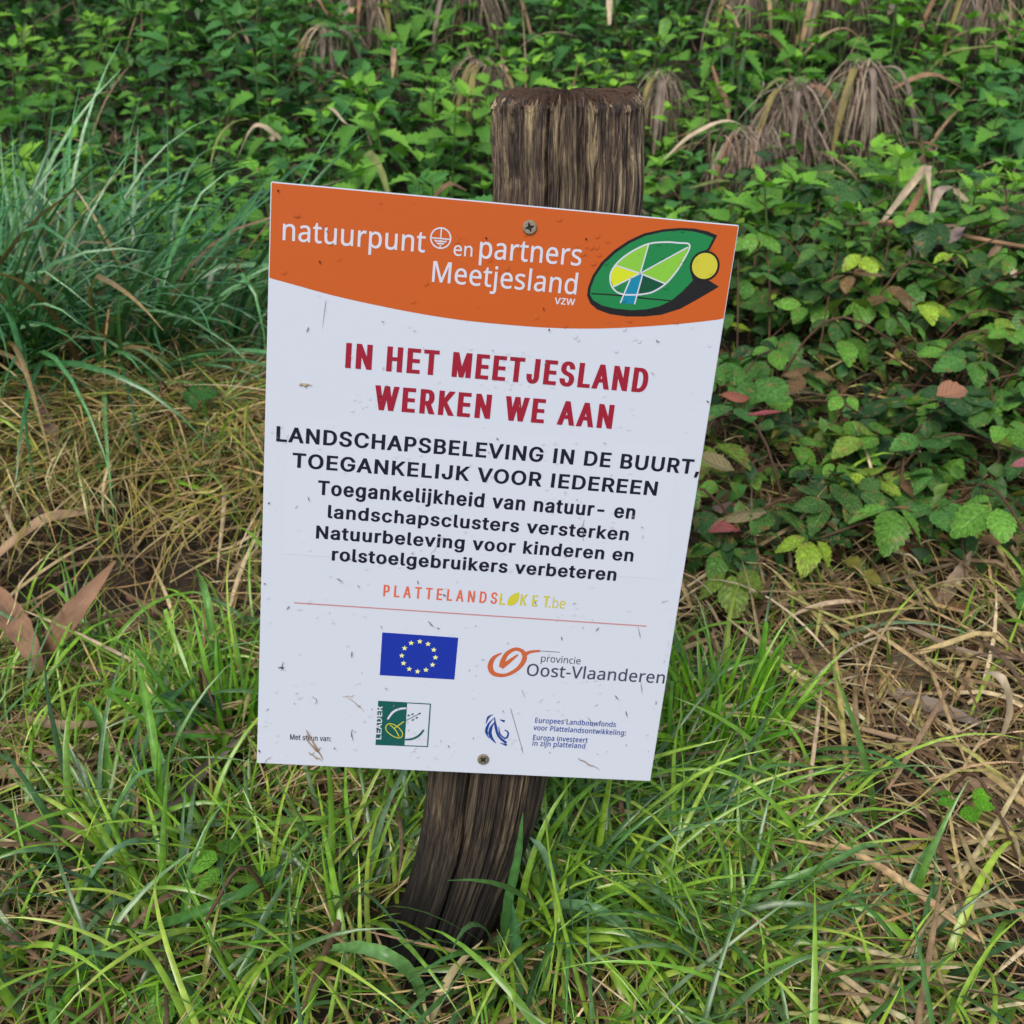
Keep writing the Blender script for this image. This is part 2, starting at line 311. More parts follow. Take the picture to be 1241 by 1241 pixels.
  's': (0.3841, [[348,119,347,99,343,80,336,64,327,49,316,36,302,24,286,14,268,6,248,0,226,-4,202,-7,176,-8,155,-8,135,-6,116,-4,99,-1,83,3,68,8,55,13,42,19,42,83,55,77,70,71,86,65,104,60,122,55,141,52,159,50,178,49,203,50,224,53,242,59,256,66,266,76,274,86,278,99,280,112,279,120,278,128,275,135,271,141,266,148,259,154,250,160,239,167,227,173,212,180,194,188,174,196,154,204,135,212,118,220,103,228,89,236,76,245,66,255,57,266,50,278,45,292,42,307,41,324,44,350,52,372,66,392,85,408,109,421,137,430,168,436,202,438,221,437,240,436,258,434,275,430,292,426,308,421,324,415,339,409,315,353,301,358,287,363,273,368,258,372,243,376,228,378,213,380,197,380,177,379,159,377,144,372,131,366,121,358,114,350,110,339,108,328,109,319,111,312,114,304,119,298,125,292,133,286,142,280,154,274,167,268,182,261,199,254,219,246,239,239,257,231,274,223,289,215,302,206,314,197,324,187,333,176,339,164,344,150,347,135]]),
  't': (0.2895, [[212,50,220,50,228,50,236,51,245,53,253,54,260,55,266,57,272,59,272,5,266,2,258,0,250,-2,240,-4,229,-6,219,-7,209,-8,200,-8,183,-7,167,-5,152,-1,138,4,124,11,112,20,101,31,91,44,84,60,78,79,75,100,74,125,74,375,13,375,13,409,75,437,103,528,144,528,144,430,269,430,269,375,144,375,144,127,146,108,149,93,155,79,163,69,173,60,185,54,198,51]]),
  'u': (0.4956, [[427,430,427,0,370,0,359,57,356,57,349,46,340,36,331,28,321,20,310,13,298,8,286,3,273,-1,260,-4,247,-6,234,-8,220,-8,195,-7,173,-4,152,1,134,8,117,18,103,29,91,43,81,59,73,78,68,99,64,122,63,148,63,430,135,430,135,153,136,129,141,108,148,91,158,76,171,65,188,57,207,52,230,51,253,52,273,55,291,61,306,69,319,79,330,91,338,105,345,121,350,140,354,160,356,182,357,206,357,430]]),
  'v': (0.4074, [[163,0,0,430,75,430,167,176,180,137,184,126,187,116,190,106,193,96,196,86,198,78,200,70,201,63,204,63,206,70,208,78,211,87,214,96,217,106,220,117,224,127,227,138,241,176,332,430,407,430,244,0]]),
  'w': (0.6303, [[346,243,336,276,328,308,321,335,316,357,313,357,308,335,302,307,294,275,292,267,289,259,287,251,284,242,207,1,127,1,9,431,82,431,141,201,144,190,147,178,150,166,153,154,163,109,165,99,167,90,168,81,169,73,172,73,178,97,185,128,193,160,201,188,277,431,354,431,428,188,440,149,443,139,446,129,448,119,451,109,453,99,455,90,456,82,457,74,460,74,461,81,463,89,464,98,466,108,469,118,471,129,474,141,477,153,489,201,549,431,621,431,502,1,419,1]]),
  'z': (0.3769, [[346,0,31,0,31,47,262,375,45,375,45,430,340,430,340,377,112,55,346,55]]),
 },
 'i': {
  ' ': (0.1878, []),
  ',': (0.1878, [[38,-119,68,71,137,71,84,-119]]),
  '-': (0.4531, [[337,244,337,188,114,188,114,244]]),
  '.': (0.1878, [[95,-4,86,-4,78,-1,70,3,63,9,57,16,53,24,50,32,50,41,50,50,53,59,57,66,63,73,70,79,78,83,86,86,95,87,104,86,113,83,121,79,128,73,134,66,138,59,140,50,141,41,140,32,138,24,134,16,128,9,121,3,113,-1,104,-4]]),
  ':': (0.1878, [[95,-4,86,-4,78,-1,70,3,63,9,57,16,53,24,50,32,50,41,50,50,53,59,57,66,63,73,70,79,78,83,86,86,95,87,104,86,113,83,121,79,128,73,134,66,138,59,140,50,141,41,140,32,138,24,134,16,128,9,121,3,113,-1,104,-4],[95,271,86,272,78,274,70,278,63,284,57,291,53,299,50,307,50,316,50,325,53,334,57,342,63,349,70,354,78,359,86,361,95,362,104,361,113,359,121,354,128,349,134,342,138,334,140,325,141,316,140,307,138,299,134,291,128,284,121,278,113,274,104,272]]),
  'A': (0.4797, [[16,0,201,509,276,509,463,0,395,0,287,302,282,317,276,334,270,352,264,372,257,394,250,420,241,447,232,478,245,478,236,447,228,419,220,393,213,371,206,351,201,333,195,317,191,302,85,0],[110,142,110,199,370,199,370,142]]),
  'B': (0.4561, [[60,0,60,509,241,509,266,508,289,504,310,499,329,491,345,481,359,469,371,456,381,442,388,426,394,410,397,392,398,374,397,358,395,344,392,331,387,320,380,310,373,301,365,293,356,286,347,280,336,275,326,270,315,267,315,262,327,261,339,257,351,252,363,245,374,237,385,227,394,216,402,203,409,189,414,173,417,155,418,136,417,117,413,100,408,83,400,67,390,52,377,39,362,28,344,18,324,10,301,4,275,1,247,0],[125,57,245,57,272,58,296,63,315,70,330,80,341,92,349,105,354,120,355,137,355,149,352,161,348,173,342,184,335,194,327,203,317,211,306,218,293,224,279,228,264,230,248,231,125,231],[125,285,238,285,252,286,265,288,277,291,288,296,299,302,308,309,316,317,323,326,329,337,333,348,335,359,336,372,334,388,330,403,323,417,313,429,299,439,283,446,263,450,240,452,125,452]]),
  'C': (0.5101, [[267,-7,235,-5,205,1,177,11,150,25,126,42,104,63,86,88,70,115,57,146,48,179,42,215,40,254,42,293,48,329,57,362,70,393,86,421,104,445,126,466,150,484,177,498,205,508,235,514,267,516,286,515,305,513,323,509,340,504,357,498,373,490,388,481,402,471,415,460,427,447,438,433,448,418,456,402,463,385,469,367,473,348,408,348,405,361,401,373,395,384,389,395,382,404,375,413,366,421,357,428,348,435,337,440,327,445,315,449,304,452,292,454,280,455,267,456,245,454,223,450,203,443,184,432,166,419,150,403,137,385,125,364,116,340,109,314,105,285,103,254,105,223,109,194,116,168,125,145,137,123,151,105,166,89,184,76,203,66,223,59,245,54,267,53,280,53,292,55,304,57,315,60,327,64,337,69,348,74,357,81,366,88,375,96,382,105,389,114,395,125,401,136,405,148,408,160,473,160,469,142,463,124,457,107,448,91,438,76,428,62,416,49,402,38,388,28,373,19,357,11,341,5,323,0,305,-4,286,-6]]),
  'D': (0.5022, [[219,0,96,0,96,57,215,57,244,58,272,63,296,70,318,81,337,94,354,110,368,128,379,149,388,172,394,198,398,226,399,255,398,285,394,312,388,337,379,361,368,381,354,399,338,415,320,428,299,438,275,446,249,450,221,452,93,452,93,509,225,509,261,507,294,501,325,492,353,478,377,461,399,441,418,418,433,391,446,361,455,329,460,293,462,255,460,217,455,181,446,149,433,119,417,92,398,68,376,48,351,31,322,17,291,8,256,2],[125,509,125,0,60,0,60,509]]),
  'E': (0.4186, [[60,0,60,509,372,509,372,452,125,452,125,286,355,286,355,229,125,229,125,57,375,57,375,0]]),
  'G': (0.5203, [[269,-7,236,-5,205,1,176,11,149,25,125,43,104,64,85,88,69,116,57,146,47,179,42,215,40,254,42,293,47,329,57,362,69,393,85,421,103,445,125,466,149,484,175,498,203,508,233,514,265,516,285,515,304,513,322,509,340,504,358,497,374,489,389,480,403,469,416,458,429,445,439,431,449,416,458,401,465,384,470,367,474,349,408,349,404,361,399,372,393,383,387,393,380,403,373,411,365,420,356,427,347,434,337,439,326,444,315,448,304,452,291,454,279,455,265,456,243,454,222,450,202,443,183,432,166,419,150,404,137,385,125,364,116,340,109,314,105,285,103,254,105,223,109,194,116,168,125,145,137,124,151,105,166,90,184,76,203,66,224,59,246,54,269,53,290,54,309,57,328,63,345,71,360,81,374,93,386,107,396,123,404,141,410,160,414,180,415,202,434,199,283,199,283,256,478,256,478,200,476,170,471,141,463,115,451,91,436,69,419,50,399,33,377,19,352,8,326,0,298,-5]]),
  'H': (0.5169, [[60,0,60,509,125,509,125,289,392,289,392,509,457,509,457,0,392,0,392,232,125,232,125,0]]),
  'I': (0.3004, [[31,0,31,57,118,57,118,452,31,452,31,509,269,509,269,452,183,452,183,57,269,57,269,0]]),
  'J': (0.3964, [[185,-7,153,-4,124,3,98,15,75,33,57,55,44,81,36,111,33,145,33,173,98,173,98,145,99,123,104,104,111,88,122,74,134,64,149,56,166,51,185,50,204,51,220,56,235,64,248,74,258,88,266,104,270,123,272,145,272,509,336,509,336,145,334,111,326,81,313,55,294,33,271,15,246,3,217,-4]]),
  'K': (0.4667, [[104,145,104,216,113,228,122,239,130,250,139,261,148,272,157,282,165,293,174,303,184,314,193,324,202,334,212,344,364,509,448,509,231,276,228,276],[60,0,60,509,125,509,125,334,124,225,125,193,125,0],[372,0,188,259,228,309,449,0]]),
  'L': (0.393, [[60,0,60,509,125,509,125,57,361,57,361,0]]),
  'M': (0.6282, [[60,0,60,509,152,509,277,187,287,159,299,123,311,84,322,49,307,49,318,83,330,121,342,158,352,187,476,509,568,509,568,0,504,0,504,291,504,327,505,369,506,413,507,457,513,457,509,445,505,433,502,421,498,409,482,363,467,322,456,291,342,0,286,0,170,291,159,321,145,361,129,408,112,457,119,457,120,416,121,372,122,328,122,291,122,0]]),
  'N': (0.5234, [[60,0,60,509,136,509,343,183,347,176,352,169,357,160,363,151,369,141,375,130,381,119,388,107,394,94,401,82,407,68,414,55,405,54,403,68,402,81,401,95,401,108,400,121,400,134,399,146,399,157,399,195,399,509,463,509,463,0,387,0,202,290,177,331,171,342,164,354,156,367,148,381,108,452,119,454,122,384,124,328,125,291,125,0]]),
  'O': (0.5333, [[267,-7,235,-5,205,1,177,11,150,25,126,42,105,63,86,88,70,115,57,146,48,179,42,215,40,254,42,293,48,329,57,362,70,393,86,421,105,445,126,466,150,484,177,498,205,508,235,514,267,516,299,514,329,508,357,498,384,484,408,466,429,445,448,421,464,393,477,362,486,329,491,293,493,254,491,215,486,179,477,146,464,115,448,88,429,63,408,42,384,25,357,11,329,1,299,-5],[267,53,289,54,310,59,330,66,349,76,367,89,383,105,396,123,408,144,418,168,425,194,429,223,430,254,429,286,425,314,418,341,408,365,396,386,383,404,367,420,349,433,330,443,310,450,289,454,267,456,245,454,223,450,203,443,184,433,167,420,151,404,137,385,125,364,116,340,109,314,105,285,103,254,105,223,109,194,116,168,125,144,137,123,151,105,167,89,184,76,203,66,223,59,245,54]]),
  'P': (0.4445, [[60,0,60,509,235,509,263,507,289,503,312,497,332,487,350,476,366,462,379,447,390,430,398,411,404,391,407,370,409,348,407,325,404,304,398,284,390,265,379,248,366,233,350,219,332,207,312,198,289,191,263,187,235,186,109,186,109,242,233,242,252,243,269,246,284,250,297,256,308,264,318,272,327,282,333,294,338,306,342,319,344,333,344,348,344,362,342,376,338,389,333,402,326,413,318,423,308,431,297,439,284,444,268,449,251,451,232,452,125,452,125,0]]),
  'R': (0.449, [[60,0,60,509,236,509,264,507,290,504,313,497,333,489,351,478,367,465,380,450,390,433,399,415,405,395,408,374,409,352,408,330,405,309,399,290,390,271,380,255,367,240,351,228,333,217,312,209,289,203,264,199,236,198,96,198,96,255,234,255,252,256,269,258,284,262,298,267,309,273,319,281,327,290,334,300,339,312,342,324,344,338,345,352,344,367,342,380,339,393,334,405,327,415,319,425,309,433,298,440,284,445,269,449,252,451,233,452,125,452,125,0],[353,0,230,229,303,229,428,0]]),
  'S': (0.4466, [[224,-9,197,-8,172,-4,149,1,128,9,108,19,91,31,76,45,64,60,54,77,46,96,41,115,38,137,104,137,107,123,110,110,116,98,123,88,132,79,142,71,154,64,166,59,180,55,194,52,209,50,224,49,241,50,257,52,272,55,286,60,299,66,311,74,321,82,329,92,336,102,341,114,345,126,346,139,345,151,342,161,338,171,332,179,325,186,316,193,307,199,296,205,284,209,272,214,259,218,245,222,184,239,154,249,128,260,105,274,86,289,71,307,60,326,54,348,52,372,53,393,58,413,65,431,75,448,87,463,102,476,119,488,138,498,158,506,180,511,203,514,227,516,252,514,275,511,296,505,316,498,334,488,351,476,365,463,377,449,387,433,394,415,399,397,401,378,337,378,334,396,326,412,316,426,302,437,286,447,267,453,247,457,225,459,209,458,194,456,180,452,167,448,156,442,145,435,136,427,129,418,123,409,118,398,116,387,115,376,116,363,119,352,124,342,131,334,139,326,148,319,158,313,169,308,180,304,191,300,202,296,212,293,264,279,276,276,287,272,299,268,312,264,324,258,336,252,347,245,359,238,369,229,379,220,387,209,395,198,401,185,405,171,407,155,408,139,407,118,403,99,396,81,386,64,374,48,360,34,343,21,323,11,302,2,278,-4,252,-8]]),
  'T': (0.4486, [[32,452,32,509,417,509,417,452,257,452,257,0,193,0,193,452]]),
  'U': (0.5172, [[259,-8,230,-7,203,-2,177,5,154,15,133,28,114,43,98,60,85,80,74,101,66,124,62,148,60,173,60,509,124,509,124,178,125,160,128,144,133,128,141,113,150,99,160,87,173,77,187,68,203,61,220,56,239,53,259,52,279,53,298,56,315,61,331,68,345,77,357,87,368,99,377,113,384,128,389,144,392,160,393,178,393,509,457,509,457,173,456,148,451,124,443,101,433,80,419,60,403,43,384,28,363,15,340,5,315,-2,288,-7]]),
  'V': (0.4797, [[204,0,16,509,84,509,192,206,197,192,203,176,209,158,215,137,222,115,230,89,239,61,248,31,235,31,244,62,252,90,260,115,267,138,274,158,279,176,285,192,290,206,395,509,463,509,278,0]]),
  'W': (0.6862, [[155,0,16,509,82,509,163,196,166,183,170,171,173,158,175,145,187,94,189,80,192,67,195,53,197,40,189,40,192,53,194,67,197,80,200,94,203,107,205,120,208,133,211,145,224,196,306,509,380,509,462,196,465,183,468,171,471,158,474,145,486,94,489,80,492,67,494,53,497,40,488,40,491,53,493,67,496,80,499,94,502,107,504,120,507,133,510,145,523,196,603,509,670,509,530,0,455,0,368,323,363,339,359,356,355,373,351,391,347,410,344,431,340,452,336,475,350,475,346,453,342,433,339,413,335,395,331,377,327,359,323,341,318,323,230,0]]),
  'a': (0.3892, [[160,-9,142,-8,126,-5,110,-1,94,5,80,12,68,22,57,32,48,45,40,58,35,73,31,90,30,108,31,123,34,138,38,150,43,161,50,171,58,179,67,187,78,193,89,199,100,203,112,207,125,211,138,213,152,216,165,218,178,220,234,227,244,228,252,230,259,232,265,235,270,238,273,243,275,248,276,255,276,257,275,268,273,279,271,288,267,297,262,304,256,311,248,317,240,322,230,326,220,329,208,330,196,331,183,330,171,329,159,326,149,322,140,318,132,313,124,307,118,301,112,294,107,288,103,281,100,274,41,291,48,308,57,322,67,335,79,346,91,355,104,364,118,370,133,375,148,379,163,382,179,384,194,384,204,384,215,383,227,382,239,379,251,376,263,372,275,367,286,360,296,353,306,343,315,333,322,320,329,306,333,290,336,272,337,251,337,0,277,0,277,52,272,52,269,45,264,38,258,32,252,25,244,18,236,12,226,6,215,1,203,-3,190,-6,176,-8],[170,45,187,46,202,49,216,53,228,59,239,66,248,74,257,83,263,93,269,104,272,115,275,126,276,138,276,190,273,188,270,186,265,184,259,182,253,180,246,179,239,177,231,176,200,171,175,168,165,166,154,164,144,162,134,159,125,155,117,150,110,145,103,139,98,132,95,124,93,115,92,105,92,95,94,87,98,79,102,72,107,66,114,61,121,56,130,52,139,49,149,47,159,46]]),
  'b': (0.4244, [[229,-8,213,-7,198,-5,184,-1,172,4,162,10,153,17,145,24,138,31,132,39,127,46,122,53,118,59,112,59,112,0,53,0,53,509,114,509,114,319,118,319,122,325,127,331,132,338,137,346,144,353,152,360,161,367,171,373,183,378,197,381,212,384,229,384,252,383,274,378,294,371,313,361,330,347,345,332,359,313,370,293,379,270,385,245,389,218,390,189,389,160,385,133,379,108,370,84,359,64,346,45,330,29,313,16,294,5,274,-2,252,-7],[220,47,237,48,253,51,267,57,279,66,291,76,301,88,309,101,316,117,321,133,325,151,327,170,328,189,327,209,325,227,321,245,316,261,309,276,301,290,291,301,280,311,267,319,253,325,237,329,220,330,203,329,188,325,174,320,161,312,150,302,140,291,132,278,125,263,120,247,116,229,113,210,113,189,113,169,116,150,120,132,125,115,132,100,140,86,150,75,162,65,174,57,188,51,204,48]]),
  'c': (0.3957, [[207,-8,182,-7,159,-2,137,6,117,16,98,30,82,46,68,64,56,85,46,108,40,133,36,159,34,187,36,216,40,243,46,268,56,291,68,312,82,330,98,346,117,360,137,371,159,378,182,383,207,384,221,384,234,383,247,380,260,377,272,373,284,368,295,362,305,356,315,349,324,341,332,332,340,322,347,312,353,301,358,289,362,277,303,262,301,269,298,276,294,283,290,289,286,295,281,301,276,306,270,311,264,315,257,319,250,322,242,325,234,327,226,329,217,329,207,330,189,329,173,325,158,319,145,310,134,300,124,287,115,274,108,258,103,242,99,224,97,206,96,187,97,169,99,151,103,134,108,117,115,102,124,89,134,76,145,66,158,57,173,51,189,48,207,46,217,47,226,48,234,49,243,52,250,54,258,58,264,62,271,66,277,71,282,76,287,82,292,89,296,95,299,102,302,110,304,117,363,102,359,90,354,78,348,67,341,56,334,46,325,37,316,29,306,21,296,15,285,9,273,4,261,-1,248,-4,235,-6,221,-8]]),
  'd': (0.4244, [[195,-8,172,-7,151,-2,130,5,111,16,94,29,79,45,66,64,55,84,46,108,39,133,35,160,34,189,35,218,39,245,46,270,55,293,66,313,79,332,95,347,112,361,131,371,151,378,173,383,196,384,213,384,228,381,241,378,253,373,263,367,272,360,280,353,287,346,293,338,298,331,303,325,306,319,311,319,311,509,372,509,372,0,313,0,313,59,307,59,303,53,298,46,293,39,287,31,280,24,272,17,263,10,252,4,241,-1,227,-5,212,-7],[205,47,221,48,236,51,250,57,263,65,274,75,284,86,293,100,299,115,305,132,309,150,311,169,312,189,311,210,309,229,305,247,300,263,293,278,284,291,275,302,263,312,251,320,237,325,221,329,205,330,187,329,172,325,157,319,145,311,133,301,124,290,115,276,108,261,103,245,99,227,97,209,96,189,97,170,99,151,103,133,109,117,115,101,124,88,134,76,145,66,158,57,172,51,188,48]]),
  'e': (0.4039, [[212,-8,185,-7,161,-2,138,6,117,16,98,30,82,46,68,64,56,85,46,108,40,132,35,159,34,187,35,215,39,242,46,267,55,290,67,311,81,329,97,346,115,359,135,370,157,378,180,383,205,384,221,384,236,382,251,379,266,374,280,368,294,361,307,351,319,341,331,329,341,315,350,299,357,282,363,263,368,242,370,219,371,194,371,169,75,169,75,221,338,221,310,202,309,220,307,237,303,254,298,269,291,282,283,294,273,305,263,314,250,321,237,326,222,329,205,330,189,329,173,326,159,321,146,313,135,304,125,294,116,282,109,270,103,256,99,241,97,226,96,211,96,178,97,157,100,139,104,122,110,106,118,92,128,80,139,70,151,61,165,55,179,50,195,47,212,46,224,47,234,48,244,50,254,53,263,56,271,61,278,66,285,73,292,80,297,88,302,96,306,105,365,91,360,77,353,63,345,51,335,39,324,29,311,19,298,11,283,4,266,-1,249,-5,231,-7]]),
  'g': (0.4251, [[207,-151,187,-150,168,-148,150,-144,134,-140,119,-134,105,-127,93,-119,82,-110,73,-101,64,-91,57,-80,51,-69,101,-41,106,-47,110,-53,116,-59,122,-66,128,-72,136,-78,145,-83,154,-88,165,-92,178,-95,192,-97,207,-97,229,-96,249,-92,267,-85,282,-75,295,-62,304,-47,310,-28,311,-6,311,68,306,68,302,62,298,56,293,49,287,41,280,34,272,28,263,21,252,16,241,11,227,8,212,5,195,5,173,6,152,10,132,17,113,27,95,39,80,53,67,71,55,90,46,112,39,136,35,163,34,191,35,220,39,246,46,271,55,293,66,314,80,332,95,347,112,361,131,371,152,378,173,383,196,384,213,384,228,382,242,378,253,373,264,367,273,360,281,353,288,346,294,338,299,331,304,325,308,319,313,319,313,379,372,379,372,-9,371,-32,367,-54,360,-73,350,-90,338,-104,324,-117,308,-127,291,-136,271,-142,251,-147,229,-150],[205,59,222,60,237,63,251,68,264,75,275,84,285,95,293,107,300,121,305,137,309,154,312,172,312,193,312,212,309,231,305,248,300,264,293,278,285,291,275,303,264,312,251,320,237,325,222,329,205,330,188,329,172,325,158,320,145,312,134,302,124,290,115,277,109,262,103,246,99,229,97,212,96,193,97,173,99,155,103,138,109,123,116,108,124,96,134,85,145,76,158,68,172,63,188,60]]),
  'h': (0.41, [[114,227,114,0,53,0,53,509,114,509,114,287,102,287,112,312,124,332,137,349,152,362,169,372,187,379,207,383,227,384,246,383,264,380,280,376,295,369,309,360,321,349,332,336,341,321,348,304,353,285,356,264,357,240,357,0,296,0,296,235,295,256,290,275,283,291,273,304,260,315,246,323,229,328,210,329,197,328,184,326,172,322,161,317,150,311,141,303,133,293,126,283,121,271,117,257,114,243]]),
  'i': (0.1666, [[53,0,53,379,114,379,114,0],[84,443,75,444,67,446,60,449,54,455,48,461,44,468,42,475,41,483,42,491,44,499,48,506,54,512,60,517,67,521,75,523,84,524,92,523,100,521,107,517,114,512,119,506,123,499,126,491,126,483,126,475,123,468,119,461,114,455,107,449,100,446,92,444]]),
  'j': (0.1666, [[53,379,114,379,114,-30,113,-47,111,-63,107,-77,102,-90,95,-102,86,-113,76,-122,65,-129,52,-135,37,-139,21,-142,4,-143,-10,-143,-10,-87,2,-87,14,-86,25,-83,34,-78,40,-72,46,-64,50,-54,52,-42,53,-29],[83,443,75,444,67,446,60,449,53,455,48,461,44,468,42,475,41,483,42,491,44,499,48,506,53,512,60,517,67,521,75,523,83,524,92,523,100,521,107,517,114,512,119,506,123,499,125,491,126,483,125,475,123,468,119,461,114,455,107,449,100,446,92,444]]),
  'k': (0.3807, [[110,137,110,212,121,212,284,379,360,379,184,199,177,199],[53,0,53,509,114,509,114,0],[294,0,148,186,191,229,372,0]]),
  'l': (0.1891, [[139,-2,119,-1,101,3,86,10,74,20,65,33,58,47,54,65,53,84,53,509,114,509,114,99,114,87,115,77,117,68,120,62,124,58,130,54,137,53,146,52,160,53,170,54,181,3,162,-1,156,-2,151,-2,145,-2]]),
  'n': (0.4097, [[114,227,114,0,53,0,53,379,112,379,112,287,102,287,112,312,124,332,137,349,152,362,169,372,187,379,207,383,227,384,246,383,264,380,280,376,295,369,309,360,321,349,332,336,341,321,348,304,353,285,356,264,357,240,357,0,296,0,296,235,295,256,290,275,283,291,273,304,260,315,246,323,229,328,210,329,197,328,184,326,172,322,161,317,150,311,141,303,133,293,126,283,121,271,117,257,114,243]]),
  'o': (0.4152, [[207,-8,182,-7,159,-2,137,6,117,16,98,30,82,46,68,64,56,85,46,108,40,133,36,159,34,187,36,216,40,243,46,268,56,291,68,312,82,330,98,346,117,360,137,371,159,378,182,383,207,384,233,383,256,378,278,371,299,360,317,346,333,330,347,312,359,291,369,268,376,243,380,216,381,187,380,159,376,133,369,108,359,85,347,64,333,46,317,30,299,16,278,6,256,-2,233,-7],[207,46,226,48,242,51,257,57,270,66,282,76,292,89,300,102,307,117,312,134,316,151,318,169,319,187,318,206,316,224,312,242,307,258,300,274,292,287,282,300,270,310,257,319,242,325,226,329,207,330,189,329,173,325,158,319,145,310,134,300,124,287,115,274,108,258,103,242,99,224,97,206,96,187,97,169,99,151,103,134,108,117,115,102,124,89,134,76,145,66,158,57,173,51,189,48]]),
  'p': (0.4244, [[53,-143,53,379,112,379,112,319,118,319,122,325,126,331,131,338,137,346,144,353,152,360,161,367,171,373,183,378,197,381,212,384,229,384,252,383,274,378,294,371,313,361,330,347,345,332,359,313,370,293,379,270,385,245,389,218,390,189,389,160,385,133,379,108,370,84,359,64,346,45,330,29,313,16,294,5,274,-2,252,-7,229,-8,213,-7,198,-5,184,-1,173,4,162,10,153,17,145,24,138,31,132,39,127,46,122,53,118,59,114,59,114,-143],[220,47,237,48,253,51,267,57,279,66,291,76,301,88,309,101,316,117,321,133,325,151,327,170,328,189,327,209,325,227,321,245,316,261,309,276,301,290,291,301,280,311,267,319,253,325,237,329,220,330,203,329,188,325,174,320,161,312,150,302,140,291,132,278,125,263,120,247,116,229,113,210,113,189,113,169,116,150,120,132,125,115,132,100,140,86,150,75,162,65,174,57,188,51,204,48]]),
  'r': (0.2591, [[53,0,53,379,112,379,112,321,115,321,122,335,130,347,140,358,152,367,166,375,181,380,196,384,213,385,229,384,243,384,243,322,230,324,224,325,219,325,213,326,207,326,194,325,182,323,170,319,159,315,149,309,140,301,132,293,126,284,121,273,117,262,114,250,114,237,114,0]]),
  's': (0.365, [[182,-8,163,-7,145,-5,128,-2,112,3,98,10,84,18,72,27,62,38,53,50,45,63,40,78,36,94,94,107,99,92,105,79,114,69,124,60,136,54,150,49,165,46,181,45,200,46,217,50,232,55,244,62,255,71,262,81,267,91,268,103,267,112,265,121,260,129,254,136,246,142,237,147,225,151,212,155,149,170,125,177,104,186,87,196,72,208,61,222,53,237,48,255,47,274,48,290,51,305,57,319,65,332,75,343,87,354,100,363,115,370,131,377,149,381,167,384,187,384,206,384,223,381,239,378,254,372,267,366,279,358,290,349,299,339,307,328,314,316,319,303,324,290,268,277,264,288,258,298,251,307,243,316,232,323,219,328,205,331,187,333,171,332,156,329,143,324,131,317,121,308,114,299,110,289,109,277,110,267,112,258,117,250,124,243,133,237,144,232,157,227,172,223,229,209,254,202,275,194,292,183,306,171,317,158,325,142,330,125,331,107,330,90,326,75,321,61,312,47,302,35,290,24,276,15,260,6,242,0,223,-5,203,-7]]),
  't': (0.2274, [[204,379,204,327,6,327,6,379],[65,471,126,471,126,98,127,86,128,76,132,68,136,61,142,56,150,53,159,51,170,50,185,51,202,54,213,2,208,0,203,-1,198,-2,192,-3,186,-3,180,-4,174,-4,168,-4,145,-3,125,2,107,10,92,21,80,35,72,52,67,71,65,93]]),
  'u': (0.41, [[182,-5,164,-4,146,-1,130,4,115,11,101,20,89,31,78,44,69,59,62,76,57,95,54,116,53,139,53,379,114,379,114,144,115,123,119,105,127,89,137,75,150,64,164,56,181,52,200,50,213,51,226,53,238,57,249,62,259,69,268,77,276,86,283,97,289,109,293,122,295,137,296,153,296,379,357,379,357,0,298,0,298,92,307,92,297,67,286,47,272,30,257,17,240,7,222,0,203,-4]]),
  'v': (0.3892, [[163,0,17,379,84,379,165,155,171,138,177,121,182,104,187,87,191,70,196,53,201,37,206,21,184,21,189,37,194,53,198,70,203,87,207,104,213,121,218,138,224,155,305,379,371,379,226,0]]),
 },
}

GLYPHS['i']['I'] = (.206, [[70, 0, 70, 509, 137, 509, 137, 0]])
CAP = {'n': .5726, 'i': .5087}
def glyph_loops(font, ch):
    adv, ls = GLYPHS[font][ch]
    return adv, [[(l[k] / 1000, l[k + 1] / 1000) for k in range(0, len(l), 2)] for l in ls]

from mathutils.geometry import delaunay_2d_cdt
def winding(loops, pt):
    x, y = pt; w = 0
    for l in loops:
        a = np.asarray(l); b = np.roll(a, -1, 0)
        cr = (b[:, 0] - a[:, 0]) * (y - a[:, 1]) - (x - a[:, 0]) * (b[:, 1] - a[:, 1])
        w += int(((a[:, 1] <= y) & (b[:, 1] > y) & (cr > 0)).sum()) - int(((a[:, 1] > y) & (b[:, 1] <= y) & (cr < 0)).sum())
    return w
def fill(loops, evenodd):
    """Triangles inside closed 2D outlines, by winding number, so that overlapping strokes stay filled."""
    k = 1000.0
    vs, es = [], []
    for l in loops:
        o = len(vs); vs += [Vector((p[0] * k, p[1] * k)) for p in l]
        es += [(o + i, o + (i + 1) % len(l)) for i in range(len(l))]
    v2, _, f2, _, _, _ = delaunay_2d_cdt(vs, es, [], 0, 1e-6)
    out = []
    for f in f2:
        c = sum((v2[i] for i in f), Vector((0, 0))) / len(f) / k
        w = winding(loops, c)
        if (w % 2 if evenodd else w != 0): out.append(tuple(f))
    return [(v.x / k, v.y / k) for v in v2], out
def flat_print(name, groups, mat, z, label=None, evenodd=True):
    """Closed 2D outlines filled as one thin printed sheet on the panel; groups = list of outline sets filled one by one."""
    if not isinstance(groups[0][0][0], (tuple, list, np.ndarray)): groups = [groups]
    V, F_ = [], []
    for loops in groups:
        v, f = fill(loops, evenodd)
        F_ += [tuple(i + len(V) for i in q) for q in f]; V += [(x, y, z) for x, y in v]
    me = bpy.data.meshes.new(name); me.from_pydata(V, [], F_); me.update()
    o = link(name, me, mat, panel)
    if label: o['label'] = label
    return o

